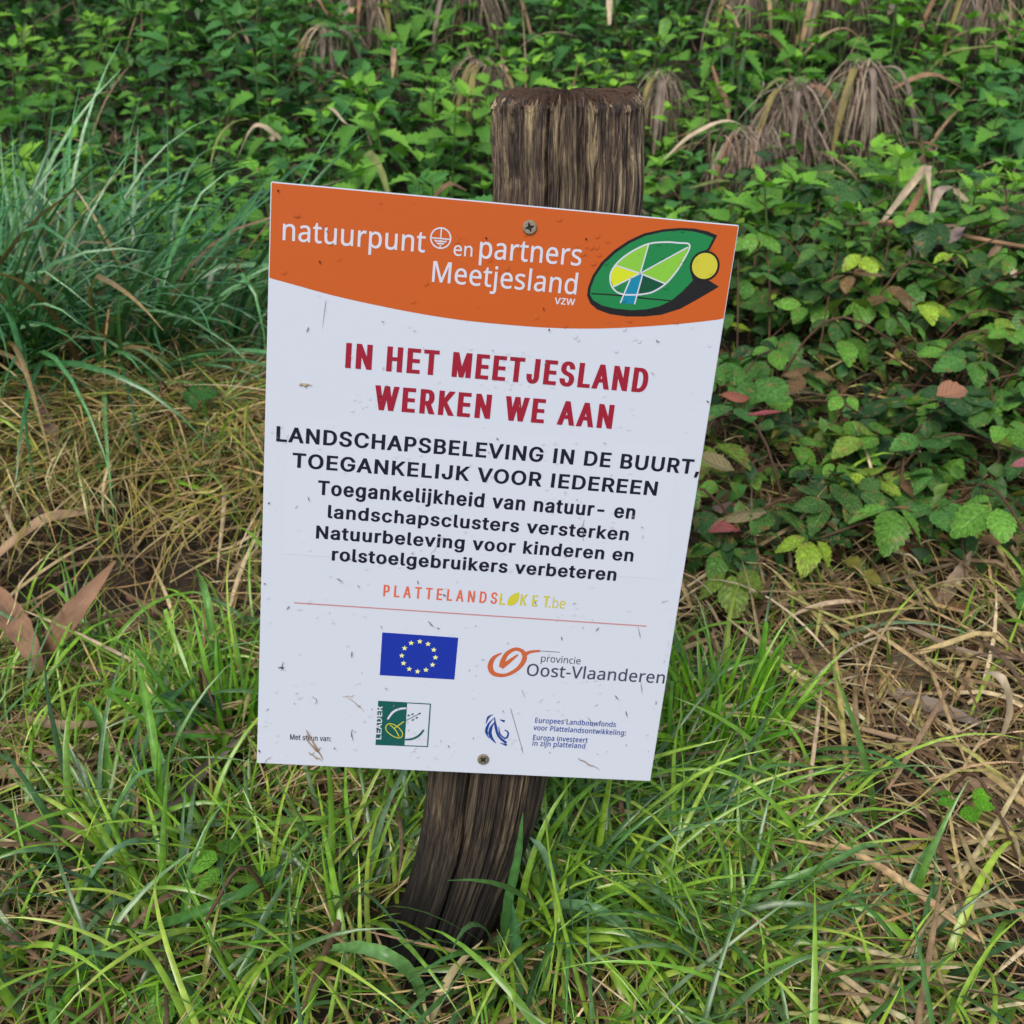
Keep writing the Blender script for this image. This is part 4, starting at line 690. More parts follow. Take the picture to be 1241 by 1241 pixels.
def wood_mat():
    m, t, b = new_mat('weathered_wood')
    N, L = t.nodes, t.links
    tc = N.new('ShaderNodeTexCoord')
    def nz(sx, sy, det=4, rough=.6, seed=0):
        mp = N.new('ShaderNodeMapping'); mp.inputs['Scale'].default_value = (sx, sy, 1); mp.inputs['Location'].default_value = (seed, seed * .7, 0)
        L.new(tc.outputs['UV'], mp.inputs['Vector'])
        n = N.new('ShaderNodeTexNoise'); n.inputs['Scale'].default_value = 1; n.inputs['Detail'].default_value = det; n.inputs['Roughness'].default_value = rough
        n.inputs['Distortion'].default_value = .3
        L.new(mp.outputs[0], n.inputs['Vector']); return n.outputs[0]
    a, f, bl = nz(46, 3.5, 6, .7), nz(420, 22, 5, .75, 5), nz(16, 5, 5, .6, 9)
    def math(op, x, y):
        q = N.new('ShaderNodeMath'); q.operation = op
        for k, v in ((0, x), (1, y)):
            if isinstance(v, (int, float)): q.inputs[k].default_value = v
            else: L.new(v, q.inputs[k])
        return q.outputs[0]
    mix = math('ADD', math('MULTIPLY', a, .50), math('MULTIPLY', f, .50))
    r = N.new('ShaderNodeValToRGB'); cr = r.color_ramp
    cr.elements[0].position = .42; cr.elements[0].color = (.016, .011, .009, 1)
    cr.elements[1].position = .615; cr.elements[1].color = (.47, .39, .22, 1)
    for p_, c_ in ((.465, (.055, .036, .026, 1)), (.50, (.125, .085, .058, 1)), (.55, (.25, .19, .11, 1))):
        e = cr.elements.new(p_); e.color = c_
    L.new(mix, r.inputs[0])
    # wet dark lower end, dark blotches
    sp = N.new('ShaderNodeSeparateXYZ'); L.new(tc.outputs['UV'], sp.inputs[0])
    wet = N.new('ShaderNodeMapRange'); wet.inputs['From Min'].default_value = .18; wet.inputs['From Max'].default_value = .74; wet.inputs['To Min'].default_value = .03; wet.inputs['To Max'].default_value = 1
    L.new(math('ADD', sp.outputs[1], math('MULTIPLY', math('SUBTRACT', bl, .5), .25)), wet.inputs['Value'])
    bm_ = N.new('ShaderNodeMapRange'); bm_.inputs['From Min'].default_value = .36; bm_.inputs['From Max'].default_value = .56; bm_.inputs['To Min'].default_value = .42; bm_.inputs['To Max'].default_value = 1.1
    L.new(bl, bm_.inputs['Value'])
    vm = N.new('ShaderNodeVectorMath'); vm.operation = 'SCALE'; L.new(r.outputs[0], vm.inputs[0]); L.new(math('MULTIPLY', wet.outputs[0], bm_.outputs[0]), vm.inputs['Scale'])
    L.new(vm.outputs[0], b.inputs['Base Color'])
    b.inputs['Roughness'].default_value = .72
    bp = N.new('ShaderNodeBump'); bp.inputs['Strength'].default_value = 1.0; bp.inputs['Distance'].default_value = .0035
    L.new(mix, bp.inputs['Height']); L.new(bp.outputs[0], b.inputs['Normal'])
    return m
M_WOOD = wood_mat()

# ------------------------------------------------------------------ strips: grass blades, straw, reed leaves
AXZ = np.array([[0.036824, 0.79181, 0.663456], [0.036802, 0.786229, 0.633723], [0.036863, 0.77868, 0.596859], [0.025558, 0.756867, 0.496592], [0.011951, 0.734324, 0.393515], [-0.003523, 0.709749, 0.281137], [-0.020423, 0.68162, 0.159365], [-0.028835, 0.669073, 0.115863], [-0.039389, 0.657401, 0.079828], [-0.053747, 0.64533, 0.038097], [-0.067163, 0.637647, 0.0], [-0.080578, 0.630428, -0.045816]])[::-1]
def through_post(P_):
    z = P_[..., 2]
    d = np.hypot(P_[..., 0] - np.interp(z, AXZ[:, 2], AXZ[:, 0]), P_[..., 1] - np.interp(z, AXZ[:, 2], AXZ[:, 1]))
    pn = ((P_ - TL) @ NRM); px = ((P_ - TL) @ R1); py = ((P_ - TL) @ UPV)
    in_panel = (px > -.004) & (px < PW + .004) & (py < .004) & (py > -PH - .004) & (pn > -.05) & (pn < .02)
    return (((d < .052) & (z < .68)) | in_panel).any(-1)
def strips(root_xyz, L, W, az, el, bend, daz=0, seg=7, c0=None, c1=None, fold=.25, roll=0, power=1.5, kink=None, tip=2.2, base=.55, clamp=True, cut=0, floor_eps=.003):
    """Vectorised blades: returns V, quads, colours, uv."""
    n = len(L)
    s = np.linspace(0, 1, seg + 1)
    az_ = az[:, None] + np.asarray(daz).reshape(-1, 1) * s[None] ** 1.3
    el_ = el[:, None] - bend[:, None] * s[None] ** power
    if kink is not None:
        sk, ka = kink
        el_ = el_ - ka[:, None] * (s[None] > sk[:, None])
    dirs = np.stack([np.cos(el_) * np.cos(az_), np.cos(el_) * np.sin(az_), np.sin(el_)], -1)
    stp = (L / seg)[:, None, None] * (dirs[:, :-1] + dirs[:, 1:]) / 2
    P_ = np.concatenate([root_xyz[:, None, :], root_xyz[:, None, :] + np.cumsum(stp, 1)], 1)
    if clamp:
        gz = G(P_[..., 0], P_[..., 1]) + floor_eps + rng.uniform(0, .012, n)[:, None] * (s[None] > 0)
        P_[..., 2] = np.where(s[None] > 0, np.maximum(P_[..., 2], gz), P_[..., 2])
    if clamp:
        ok = ~through_post(P_)
        P_, az_, el_, dirs, L, W, c0, c1 = P_[ok], az_[ok], el_[ok], dirs[ok], L[ok], W[ok], c0[ok], c1[ok]
        roll = roll[ok] if isinstance(roll, np.ndarray) else roll
        cut = cut[ok] if isinstance(cut, np.ndarray) else cut
        n = len(L)
    h = np.stack([-np.sin(az_), np.cos(az_), np.zeros_like(az_)], -1)
    nn = np.cross(dirs, h)
    rl = np.broadcast_to(np.asarray(roll).reshape(-1, 1), (n, 1)) * (0.3 + s[None])
    side = np.cos(rl)[..., None] * h + np.sin(rl)[..., None] * nn
    up = np.cross(side, dirs)
    prof = np.minimum(1, base + s * 2.2) * np.clip(1 - s ** tip, 0, 1)
    cutm = np.zeros(n) if isinstance(cut, int) else cut
    prof = prof[None] * (1 - cutm[:, None]) + cutm[:, None] * np.minimum(1, base + s * 2.2)[None]
    w = (W[:, None] * np.maximum(prof, .04) / 2)[..., None]
    c = P_ - up * w * fold
    V = np.stack([P_ - side * w, c, P_ + side * w], 2).reshape(-1, 3)
    m = seg + 1
    b0 = (np.arange(n)[:, None, None] * m + np.arange(seg)[None, :, None]) * 3
    q = np.concatenate([np.concatenate([b0, b0 + 1, b0 + 4, b0 + 3], -1), np.concatenate([b0 + 1, b0 + 2, b0 + 5, b0 + 4], -1)], 1).reshape(-1, 4)
    t = s[None, :, None, None] ** 1.2
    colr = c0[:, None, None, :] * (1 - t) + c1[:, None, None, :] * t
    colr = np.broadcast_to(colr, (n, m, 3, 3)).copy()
    colr[:, :, 1] *= 1.12
    uv = np.stack(np.broadcast_arrays(s[None, :, None] * (L[:, None, None] * 8), np.array([-1., 0, 1])[None, None]), -1)
    uv = np.broadcast_to(uv, (n, m, 3, 2))
    return V, q, colr.reshape(-1, 3), uv.reshape(-1, 2)

def merge(parts):
    V, Q, C, U = [], [], [], []; off = 0
    for v, q, c, u in parts:
        V.append(v); Q.append(q + off); C.append(c); U.append(u); off += len(v)
    return np.concatenate(V), np.concatenate(Q), np.concatenate(C), np.concatenate(U)

def mixcol(n, pal, wts=None, jit=.15):
    pal = np.array(pal, float); wts = None if wts is None else np.array(wts) / sum(wts)
    c = pal[rng.choice(len(pal), n, p=wts)] * rng.uniform(1 - jit, 1 + jit, (n, 1)) * rng.uniform(1 - jit * .5, 1 + jit * .5, (n, 3))
    return c
FRESH = [(.23, .43, .035), (.16, .33, .03), (.33, .48, .06), (.10, .23, .03)]
BLUEG = [(.085, .19, .06), (.065, .155, .05), (.15, .26, .11), (.08, .20, .045)]
STRAW = [(.38, .27, .11), (.58, .46, .25), (.26, .17, .07), (.14, .085, .04), (.36, .30, .09)]
YELG = [(.26, .26, .05), (.34, .28, .06), (.18, .23, .045)]
DEADB = [(.10, .055, .035), (.16, .09, .05), (.05, .03, .02)]

def sample_area(n, dens, x0, x1, y0, y1):
    """n points in a rectangle, thinned by a density function (0..1)."""
    out = []; tot = 0
    while tot < n:
        x = rng.uniform(x0, x1, n * 2); y = rng.uniform(y0, y1, n * 2)
        k = rng.random(n * 2) < dens(x, y)
        out.append(np.stack([x[k], y[k]], -1)); tot += k.sum()
    return np.concatenate(out)[:n]

def on_ground(xy, dz=-.004):
    return np.concatenate([xy, (G(xy[:, 0], xy[:, 1]) + dz)[:, None]], 1)

def post_clear(xy, r=.052):
    return ((xy[:, 0] - BASE[0]) ** 2 + (xy[:, 1] - BASE[1]) ** 2) > r * r

U = rng.uniform
link('post', make_post(), None, root)

# --- matted straw over the near ground and the left mound
def d_straw(x, y):
    d = .55 + .45 * sstep(1.25, 1.5, y) * sstep(-.1, -.3, x)
    d = d * (1 - .95 * np.exp(-((x + .50) / .24) ** 2 - ((y - 1.17) / .11) ** 2))
    d = d * (1 - .8 * sstep(1.35, 1.55, y) * sstep(-.05, .2, x))
    return d * sstep(2.1, 1.85, y) * (.35 + .65 * sstep(-.5, .3, wob(x + 2, y, 17)))
parts = []
xy = sample_area(17500, d_straw, -1.15, 1.15, .42, 2.1)
n = len(xy); rt = on_ground(xy, 0); rt[:, 2] += U(0, .045, n) + .02 * sstep(1.3, 1.6, xy[:, 1]) * sstep(-.1, -.3, xy[:, 0])
c = mixcol(n, STRAW, (3, 2.5, 3, 5, 1))
parts.append(strips(rt, U(.05, .17, n), U(.0010, .0028, n), U(0, 2 * pi, n), U(-.1, .35, n), U(0, .9, n), U(-1.2, 1.2, n), 5, c, c * U(.8, 1.1, (n, 1)), .3, U(-1, 1, n), floor_eps=.002))
# longer draped stems on the left mound, combed towards the viewer
xy = sample_area(2500, lambda x, y: sstep(-.02, -.2, x) * np.exp(-((y - 1.46) / .15) ** 2), -1.2, .0, 1.30, 1.8)
n = len(xy); rt = on_ground(xy, 0); rt[:, 2] += U(.01, .06, n)
c = mixcol(n, [STRAW[0], STRAW[1], YELG[0], YELG[1], STRAW[4], (.16, .24, .05), (.10, .18, .05)], (4, 3, 1.4, 1, 2, 2.4, 2))
parts.append(strips(rt, U(.12, .30, n), U(.0018, .0042, n), rng.normal(-1.2, 1.5, n), U(-.1, .5, n), U(.1, 1.2, n), U(-.5, .5, n), 7, c, c * .9, .3, U(-1, 1, n), kink=(U(.3, .8, n), np.where(rng.random(n) < .4, U(.4, 1.6, n), 0))))
V, Q, Cc, UV = merge(parts)
tag(link('straw', np_mesh('straw', V, Q, col=Cc, uv=UV), M_STRAW), 'matted dry straw and dead grass covering the ground round the post', 'straw', kind='stuff')

# --- coarse broken straw lying on top
xy = sample_area(3200, lambda x, y: .25 + .75 * sstep(.05, .3, x) * sstep(1.35, 1.1, y) + .9 * sstep(-.15, -.35, x) * sstep(1.25, 1.4, y) * sstep(1.75, 1.6, y), -1.1, 1.1, .42, 1.75); xy = xy[post_clear(xy)]
n = len(xy); rt = on_ground(xy, 0); rt[:, 2] += U(.008, .045, n); c = mixcol(n, [(.42, .31, .15), (.56, .46, .27), (.25, .17, .09), (.40, .36, .12), (.17, .11, .065)])
st2 = strips(rt, U(.05, .20, n), U(.0024, .0062, n), U(0, 2 * pi, n), U(-.1, .5, n), U(-.1, .9, n), U(-.5, .5, n), 8, c, c * .9, .5, U(-1.2, 1.2, n), kink=(U(.25, .8, n), np.where(rng.random(n) < .45, U(-.8, 1.4, n), 0)), tip=6)
tag(link('broken_straw', np_mesh('broken_straw', st2[0], st2[1], col=st2[2], uv=st2[3]), M_STRAW), 'coarse broken pale straw lying over the litter', 'straw', kind='stuff')

# --- short and long green grass
def d_green(x, y):
    m_1 = .06 + .94 * sstep(-.35, .45, wob(x, y, 12))
    d = .34 * m_1 * sstep(1.3, 1.0, y) * (1 - .72 * sstep(.14, .28, x))
    d = d + .72 * (.3 + .7 * m_1) * np.exp(-((x + .0) / .20) ** 2 - ((y - .70) / .15) ** 2) + .8 * m_1 * np.exp(-((x + .30) / .10) ** 2 - ((y - .95) / .18) ** 2)
    d = d * (1 - .7 * np.exp(-((x - .40) / .17) ** 2 - ((y - .90) / .22) ** 2)) * (1 - .92 * np.exp(-((x + .46) / .18) ** 2 - ((y - 1.17) / .14) ** 2))
    d = d + .10 * sstep(1.25, 1.4, y) * sstep(1.9, 1.7, y) * sstep(.1, -.2, x) + .012
    return np.clip(d, 0, 1)
parts = []
xy = sample_area(5600, d_green, -1.1, 1.1, .42, 1.9); xy = xy[post_clear(xy)]
n = len(xy); c = mixcol(n, FRESH + YELG[:1], (3, 3, 2, 2, 1))
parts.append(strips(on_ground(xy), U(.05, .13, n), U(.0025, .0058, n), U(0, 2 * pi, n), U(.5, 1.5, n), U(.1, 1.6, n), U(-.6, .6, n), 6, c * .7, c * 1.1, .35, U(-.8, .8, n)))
xy = sample_area(1150, lambda x, y: d_green(x, y) * (.25 + .75 * np.exp(-((x) / .38) ** 2) * sstep(1.15, .9, y)), -.9, .9, .42, 1.5); xy = xy[post_clear(xy)]
n = len(xy); c = mixcol(n, FRESH + BLUEG, (4, 4, 3, 2, 1, 1, 2, 1))
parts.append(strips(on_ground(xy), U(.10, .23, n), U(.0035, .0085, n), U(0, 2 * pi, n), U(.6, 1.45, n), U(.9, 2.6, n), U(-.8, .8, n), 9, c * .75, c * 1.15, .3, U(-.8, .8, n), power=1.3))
# grass leaning over the right of the post
xy = sample_area(480, lambda x, y: np.exp(-((x - .10) / .12) ** 2 - ((y - .74) / .15) ** 2), -.2, .6, .45, 1.2); xy = xy[post_clear(xy)]
n = len(xy); c = mixcol(n, FRESH + BLUEG, (3, 3, 2, 2, 2, 1, 2, 2))
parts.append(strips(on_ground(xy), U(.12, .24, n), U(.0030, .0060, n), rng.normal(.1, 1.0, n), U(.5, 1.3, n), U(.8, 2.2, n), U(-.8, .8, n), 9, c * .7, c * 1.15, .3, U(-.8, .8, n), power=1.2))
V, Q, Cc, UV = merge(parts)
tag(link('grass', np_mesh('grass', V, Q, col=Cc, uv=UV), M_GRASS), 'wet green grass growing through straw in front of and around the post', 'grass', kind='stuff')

# --- clumps with a character of their own
def clump(name, label, cat, x, y, r, n, L, W, pal, w=None, az=None, el=(.6, 1.5), bend=(.2, 1.6), mat=M_GRASS, dz=-.004, cut=0, group=None, kinks=False, power=1.4, base_dark=.6):
    a = U(0, 2 * pi, n); q = r * np.sqrt(U(0, 1, n))
    xy = np.stack([x + q * np.cos(a), y + q * np.sin(a)], -1)
    rt = on_ground(xy, dz)
    azs = a + rng.normal(0, .6, n) if az is None else rng.normal(az[0], az[1], n)
    c = mixcol(n, pal, w)
    cutm = (rng.random(n) < cut).astype(float) if cut else 0
    kk = (U(.35, .8, n), np.where(rng.random(n) < .25, U(.6, 1.8, n), 0)) if kinks else None
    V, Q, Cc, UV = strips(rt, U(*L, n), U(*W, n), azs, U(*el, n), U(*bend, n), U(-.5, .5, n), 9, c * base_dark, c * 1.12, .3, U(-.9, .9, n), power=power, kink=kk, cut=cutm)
    o = np.array([x, y, float(G(x, y))])
    ob = link(name, np_mesh(name, V - o, Q, col=Cc, uv=UV), mat, loc=tuple(o))
    return tag(ob, label, cat, group)

for (x, y, r, n, lab) in ((-.86, 1.60, .12, 240, 'dark blue-green grass tussock at the left edge of the picture'), (-.68, 1.66, .11, 230, 'tall blue-green grass tussock mixed with bent brown blades beside the mound'),
                          (-.55, 1.76, .09, 110, 'arching grass tussock behind the straw mound close to the panel'), (-1.0, 1.86, .13, 170, 'blue-green grass tussock furthest back on the left below the nettles'),
                          (-.80, 1.84, .1, 170, 'loose grass tussock between the left mound and the nettles')):
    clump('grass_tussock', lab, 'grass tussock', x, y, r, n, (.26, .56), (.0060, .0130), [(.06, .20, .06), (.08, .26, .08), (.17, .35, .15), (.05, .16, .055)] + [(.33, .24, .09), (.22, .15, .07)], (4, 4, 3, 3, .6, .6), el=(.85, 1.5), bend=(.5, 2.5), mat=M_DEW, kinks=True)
clump('grass_tussock', 'grass tussock drooping sideways against the left edge of the panel', 'grass tussock', -.36, 1.60, .06, 55, (.16, .30), (.004, .008), BLUEG + YELG[:1], (3, 3, 3, 3, 1), az=(-.6, 1.2), el=(.2, 1.1), bend=(.5, 1.8), mat=M_DEW, kinks=True)
cx, cy = (0.2145, 0.884)
clump('grass_tuft', 'bright fresh green tuft of cropped upright grass right of the panel', 'grass tuft', cx, cy, .055, 105, (.08, .165), (.0035, .0072), [(.17, .42, .02), (.12, .33, .025), (.23, .46, .03)], el=(1.15, 1.55), bend=(-.1, 1.1), cut=.15, base_dark=.8)
cx, cy = (0.1682, 0.7981)
clump('grass_tuft', 'bright green grass tuft at the lower right corner of the panel', 'grass tuft', cx, cy, .035, 50, (.07, .13), (.0035, .0065), [(.16, .38, .02), (.12, .30, .03)], el=(1.0, 1.5), bend=(.0, .9), cut=.2, base_dark=.8)
cx, cy = (-0.2921, 0.884)
clump('grass_tuft', 'fresh green tuft of upright grass against the left edge of the panel', 'grass tuft', cx, cy, .05, 80, (.07, .17), (.004, .0075), [(.15, .36, .03), (.11, .29, .03), (.19, .40, .05)], el=(1.0, 1.55), bend=(-.1, .9), cut=.25, base_dark=.8)
for (px_, n, L, lab) in ((((-0.0142, 0.6214)), 46, (.10, .19), 'upright grass tuft growing in front of the foot of the post'), (((0.0495, 0.6577)), 60, (.12, .22), 'long arching grass tuft to the right of the post foot'),
                         (((-0.1294, 0.6616)), 60, (.10, .20), 'arching dewy grass tuft to the left of the post foot'), (((-0.3739, 0.713)), 34, (.12, .24), 'tuft of broad dewy blades at the lower left'),
                         (((-0.2827, 0.6284)), 30, (.10, .2), 'low tuft of dark green blades at the bottom left'), (((0.3203, 0.621)), 44, (.08, .18), 'arching grass tuft at the lower right in the straw'),
                         (((0.1925, 0.6097)), 50, (.10, .2), 'dense blue-green grass tuft at the bottom beside the dry reed leaf')):
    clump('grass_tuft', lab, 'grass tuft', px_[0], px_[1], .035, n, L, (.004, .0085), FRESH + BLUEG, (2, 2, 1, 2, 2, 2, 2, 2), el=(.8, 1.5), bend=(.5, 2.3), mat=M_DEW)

# single ribbons: dry reed leaves
def ribbon(name, label, cat, pts, w, color, mat=M_REED, widths=(.5, 1, 1, .7, .15), curl=.35, group=None, seg=22):
    """A long flat leaf through 3D points with a curled cross-section."""
    C_ = np.array(catmull(pts, seg)); m = len(C_)
    T_2 = np.gradient(C_, axis=0); T_2 /= np.linalg.norm(T_2, axis=1)[:, None]
    up = np.array([rnd.uniform(-.35, .35), rnd.uniform(-.5, -.1), 1.0])
    side = np.cross(T_2, up); side /= np.linalg.norm(side, axis=1)[:, None]
    nn = np.cross(side, T_2)
    t = np.linspace(0, 1, m); wd = np.interp(t, np.linspace(0, 1, len(widths)), widths) * w / 2
    wd = wd * (1 + .07 * np.sin(t * 37 + rnd.random() * 6))
    cols = np.array([-1, -.5, 0, .5, 1.])
    tw = np.sin(t * 4 + rnd.random() * 6) * .35
    V = C_[:, None] + cols[None, :, None] * wd[:, None, None] * (side * np.cos(tw)[:, None] + nn * np.sin(tw)[:, None])[:, None] + (np.abs(cols)[None, :, None] ** 2 * wd[:, None, None] * curl) * nn[:, None]
    o = C_[0].copy()
    k = (np.arange(m - 1)[:, None] * 5 + np.arange(4)[None]).ravel()
    uv = np.stack([np.repeat(t * 2, 5), np.tile(cols, m)], -1)
    me = np_mesh(name, V.reshape(-1, 3) - o, np.stack([k, k + 1, k + 6, k + 5], -1), uv=uv)
    ob = link(name, me, mat, loc=tuple(o)); ob.color = (*color, 1)
    return tag(ob, label, cat, group)

TAN = (.40, .27, .16); BRN = (.27, .155, .09); GRYB = (.24, .19, .15); PALE = (.50, .40, .27); PURP = (.20, .13, .11)
RB = [
 ('pale arching dry reed leaf entering from the left edge above the dark hollow', [(-0.6709, 1.1811, 0.0028), (-0.6271, 1.2208, 0.0323), (-0.5893, 1.2441, 0.0508), (-0.5486, 1.2627, 0.0466)], 0.0216, TAN),
 ('broad brown dry reed leaf standing up out of the dark hollow', [(-0.5173, 0.9939, 0.0239), (-0.4894, 0.9965, 0.062), (-0.4632, 1.0171, 0.0913), (-0.4393, 1.0567, 0.1131)], 0.0257, BRN),
 ('broad brown dry reed leaf crossing the other at the left edge', [(-0.6188, 1.0977, 0.0618), (-0.5669, 1.0427, 0.053), (-0.5211, 0.9814, 0.0569), (-0.495, 0.9471, 0.0283)], 0.0297, BRN),
 ('short folded brown dry leaf strip on the left mound', [(-0.6585, 1.4377, 0.1153), (-0.6191, 1.3752, 0.1096), (-0.6096, 1.3552, 0.07)], .016, PURP),
 ('flat brown dry leaf strip lying left of the panel foot', [(-0.3278, 0.8526, 0.0508), (-0.2996, 0.8445, 0.0529), (-0.2706, 0.8392, 0.0557)], .017, BRN),
 ('long grey-brown dry reed leaf lying slantwise by the left panel corner', [(-0.3502, 0.7281, 0.0364), (-0.3148, 0.7442, 0.0508), (-0.289, 0.7981, 0.0542), (-0.2515, 0.8347, 0.0674)], .013, (.15, .12, .10)),
 ('dark brown dead leaf strip lying in the lower left grass', [(-0.4873, 0.7663, 0.022), (-0.4236, 0.7453, 0.0337), (-0.3725, 0.7281, 0.0364), (-0.3106, 0.7244, 0.0457)], .016, (.16, .10, .065)),
 ('short tan dead leaf strip at the left edge', [(-0.5179, 0.8231, 0.0186), (-0.4821, 0.819, 0.0271), (-0.4605, 0.8187, 0.0229)], .014, TAN),
 ('pale bleached reed leaf hanging down at the right edge', [(0.4524, 0.8767, 0.1043), (0.4648, 0.849, 0.1204), (0.4821, 0.8498, 0.0802), (0.4876, 0.8566, 0.0306)], .011, PALE),
 ('grey flattened dry reed leaf lying right of the bright tuft', [(0.3968, 0.9478, 0.022), (0.4217, 0.918, 0.0308), (0.4578, 0.8962, 0.0299), (0.5011, 0.8803, 0.0196)], .017, GRYB),
 ('long pale dry reed leaf crossing the litter right of the panel', [(0.2768, 1.0217, 0.0307), (0.3175, 0.9923, 0.0252), (0.3686, 0.9734, 0.0176), (0.4088, 0.9434, 0.0224)], .014, TAN),
 ('upright grey-brown broken reed leaf in the right litter', [(0.5035, 1.0999, 0.0124), (0.5272, 1.119, 0.0467), (0.5471, 1.1405, 0.0699)], .018, (.30, .22, .15)),
 ('thick dry reed stalk at the right edge', [(0.4, 0.7987, 0.0211), (0.4428, 0.8006, 0.0279), (0.5134, 0.8194, 0.0278)], .012, (.34, .23, .15)),
 ('wide pale reed strip under the stalk at the right edge', [(0.45, 0.8123, 0.0127), (0.4876, 0.808, 0.0171), (0.5264, 0.8145, 0.0161)], .016, (.42, .29, .14)),
 ('bent tan reed leaf with a dark node lying at the lower right', [(0.2451, 0.7052, 0.03), (0.2572, 0.6639, 0.0205), (0.2676, 0.6434, 0.0141), (0.2692, 0.596, 0.0024)], .013, TAN),
 ('long tan reed leaf slanting through the lower right straw', [(0.2296, 0.8259, 0.0269), (0.2545, 0.7921, 0.0332), (0.2807, 0.7655, 0.0283), (0.2971, 0.7462, 0.0164)], .010, TAN),
 ('short brown leaf scrap standing at the lower right', [(0.2, 0.6317, -0.0084), (0.2118, 0.6382, 0.0208), (0.2297, 0.6546, 0.0319)], .009, BRN),
 ('grey double reed stalk lying along the bottom right', [(0.2084, 0.6326, 0.012), (0.2426, 0.615, 0.0139), (0.2779, 0.6009, 0.0064), (0.3126, 0.5817, 0.0097)], .007, GRYB),
 ('curled tan oak-like dead leaf in the lower right straw', [(0.299, 0.6596, 0.0098), (0.315, 0.6582, 0.0189), (0.3416, 0.6776, 0.0198)], .016, (.33, .26, .13)),
 ('tan blade-shaped dead leaf sticking out from behind the right panel edge', [(0.229, 1.2308, 0.0257), (0.2501, 1.2357, 0.0562), (0.2782, 1.2416, 0.077)], .020, PURP),
 ('twisted straw-coloured reed lying across the bottom beside the post foot', [(-0.0648, 0.5531, 0.0205), (-0.0468, 0.5752, 0.0521), (-0.023, 0.5902, 0.0723)], .007, (.40, .34, .18)),
 ('narrow brown dead stalk along the bottom left', [(-0.3303, 0.5396, 0.0405), (-0.2991, 0.5629, 0.0589), (-0.2727, 0.588, 0.0652)], .006, (.17, .09, .06)),
]
for lab, pts, w, c in RB:
    ribbon('dry_reed_leaf', lab, 'dry reed leaf', pts, w, c)

# single long dewy grass blades that stand out
GB = [
 ('broad dewy blade arching over at the lower left', [(-0.369, 0.6772, 0.0041), (-0.3523, 0.7157, 0.0656), (-0.3273, 0.7296, 0.1067), (-0.3087, 0.7331, 0.1161)], .010, (.10, .24, .08)),
 ('broad blade with a hooked tip standing at the far lower left', [(-0.3914, 0.7833, 0.0039), (-0.3834, 0.8008, 0.0622), (-0.3891, 0.8177, 0.1006), (-0.4097, 0.8388, 0.1004)], .009, (.11, .26, .05)),
 ('long dewy blade arching from the left towards the post foot', [(-0.3725, 0.6191, 0.0243), (-0.3442, 0.6417, 0.0831), (-0.3193, 0.6602, 0.1014), (-0.2938, 0.6899, 0.0734)], .007, (.12, .24, .12)),
 ('long low blade bending across the lower left', [(-0.3164, 0.6303, 0.0309), (-0.2616, 0.6217, 0.0624), (-0.2161, 0.6364, 0.0746), (-0.1909, 0.681, 0.0629)], .009, (.07, .20, .04)),
 ('long arching dewy blade in front of the left of the post foot', [(-0.1408, 0.5842, 0.0703), (-0.1119, 0.5621, 0.0992), (-0.0861, 0.5508, 0.0999), (-0.0718, 0.5621, 0.05), (-0.0715, 0.564, 0.0002)], .010, (.14, .30, .09)),
 ('tall green blade leaning against the front of the post', [(-0.0073, 0.6258, 0.0048), (-0.003, 0.6199, 0.0746), (0.0049, 0.6258, 0.1257), (0.0086, 0.6348, 0.1664)], .008, (.07, .19, .05)),
 ('straight dark green blade standing in front of the post foot', [(0.005, 0.5678, -0.0012), (0.0036, 0.5846, 0.0597), (-0.0003, 0.5979, 0.1112)], .010, (.06, .17, .06)),
 ('pale dewy blade arching right of the post', [(0.0476, 0.6277, 0.0342), (0.0263, 0.6424, 0.1068), (0.0142, 0.6456, 0.1271)], .007, (.17, .30, .16)),
 ('long blade arching to the right of the post foot', [(0.0136, 0.6492, 0.0385), (0.0517, 0.6073, 0.0921), (0.0802, 0.5961, 0.0894), (0.1126, 0.5988, 0.0408)], .008, (.12, .25, .11)),
 ('wide fresh blade lying in the lower left foreground', [(-0.2896, 0.5461, 0.0319), (-0.3006, 0.5666, 0.0384), (-0.3107, 0.5701, 0.0591)], .011, (.17, .36, .03)),
 ('yellow-green blade slanting down from the lower right panel corner', [(0.1548, 0.7855, 0.0453), (0.1846, 0.7258, 0.0441), (0.2287, 0.692, 0.024)], .006, (.38, .33, .05)),
 ('arching green blade in the lower right straw', [(0.175, 0.6434, 0.0141), (0.2122, 0.6472, 0.0616), (0.2597, 0.6567, 0.0807), (0.307, 0.6797, 0.0797), (0.3444, 0.6926, 0.0287)], .007, (.13, .28, .08)),
 ('yellow fallen blade lying across the right straw', [(0.2999, 0.7155, 0.0237), (0.3396, 0.7241, 0.0225), (0.3777, 0.7271, 0.0235), (0.4312, 0.6934, 0.0149)], .006, (.42, .38, .06)),
 ('broad bright blade rising in front of the straw left of the panel', [(-0.3238, 0.7512, 0.0054), (-0.3176, 0.7562, 0.0852), (-0.3285, 0.7907, 0.1329), (-0.3397, 0.8144, 0.1708)], .010, (.13, .31, .04)),
 ('hooked fresh blade left of the panel', [(-0.343, 1.0151, -0.0176), (-0.3385, 1.0338, 0.0388), (-0.3486, 1.0641, 0.0684), (-0.3847, 1.157, 0.0322)], .009, (.15, .34, .08)),
]
for lab, pts, w, c in GB:
    ribbon('grass_leaf', lab, 'grass blade', pts, w, c, mat=M_BLADE, widths=(.6, .95, 1, .8, .1), curl=.5)

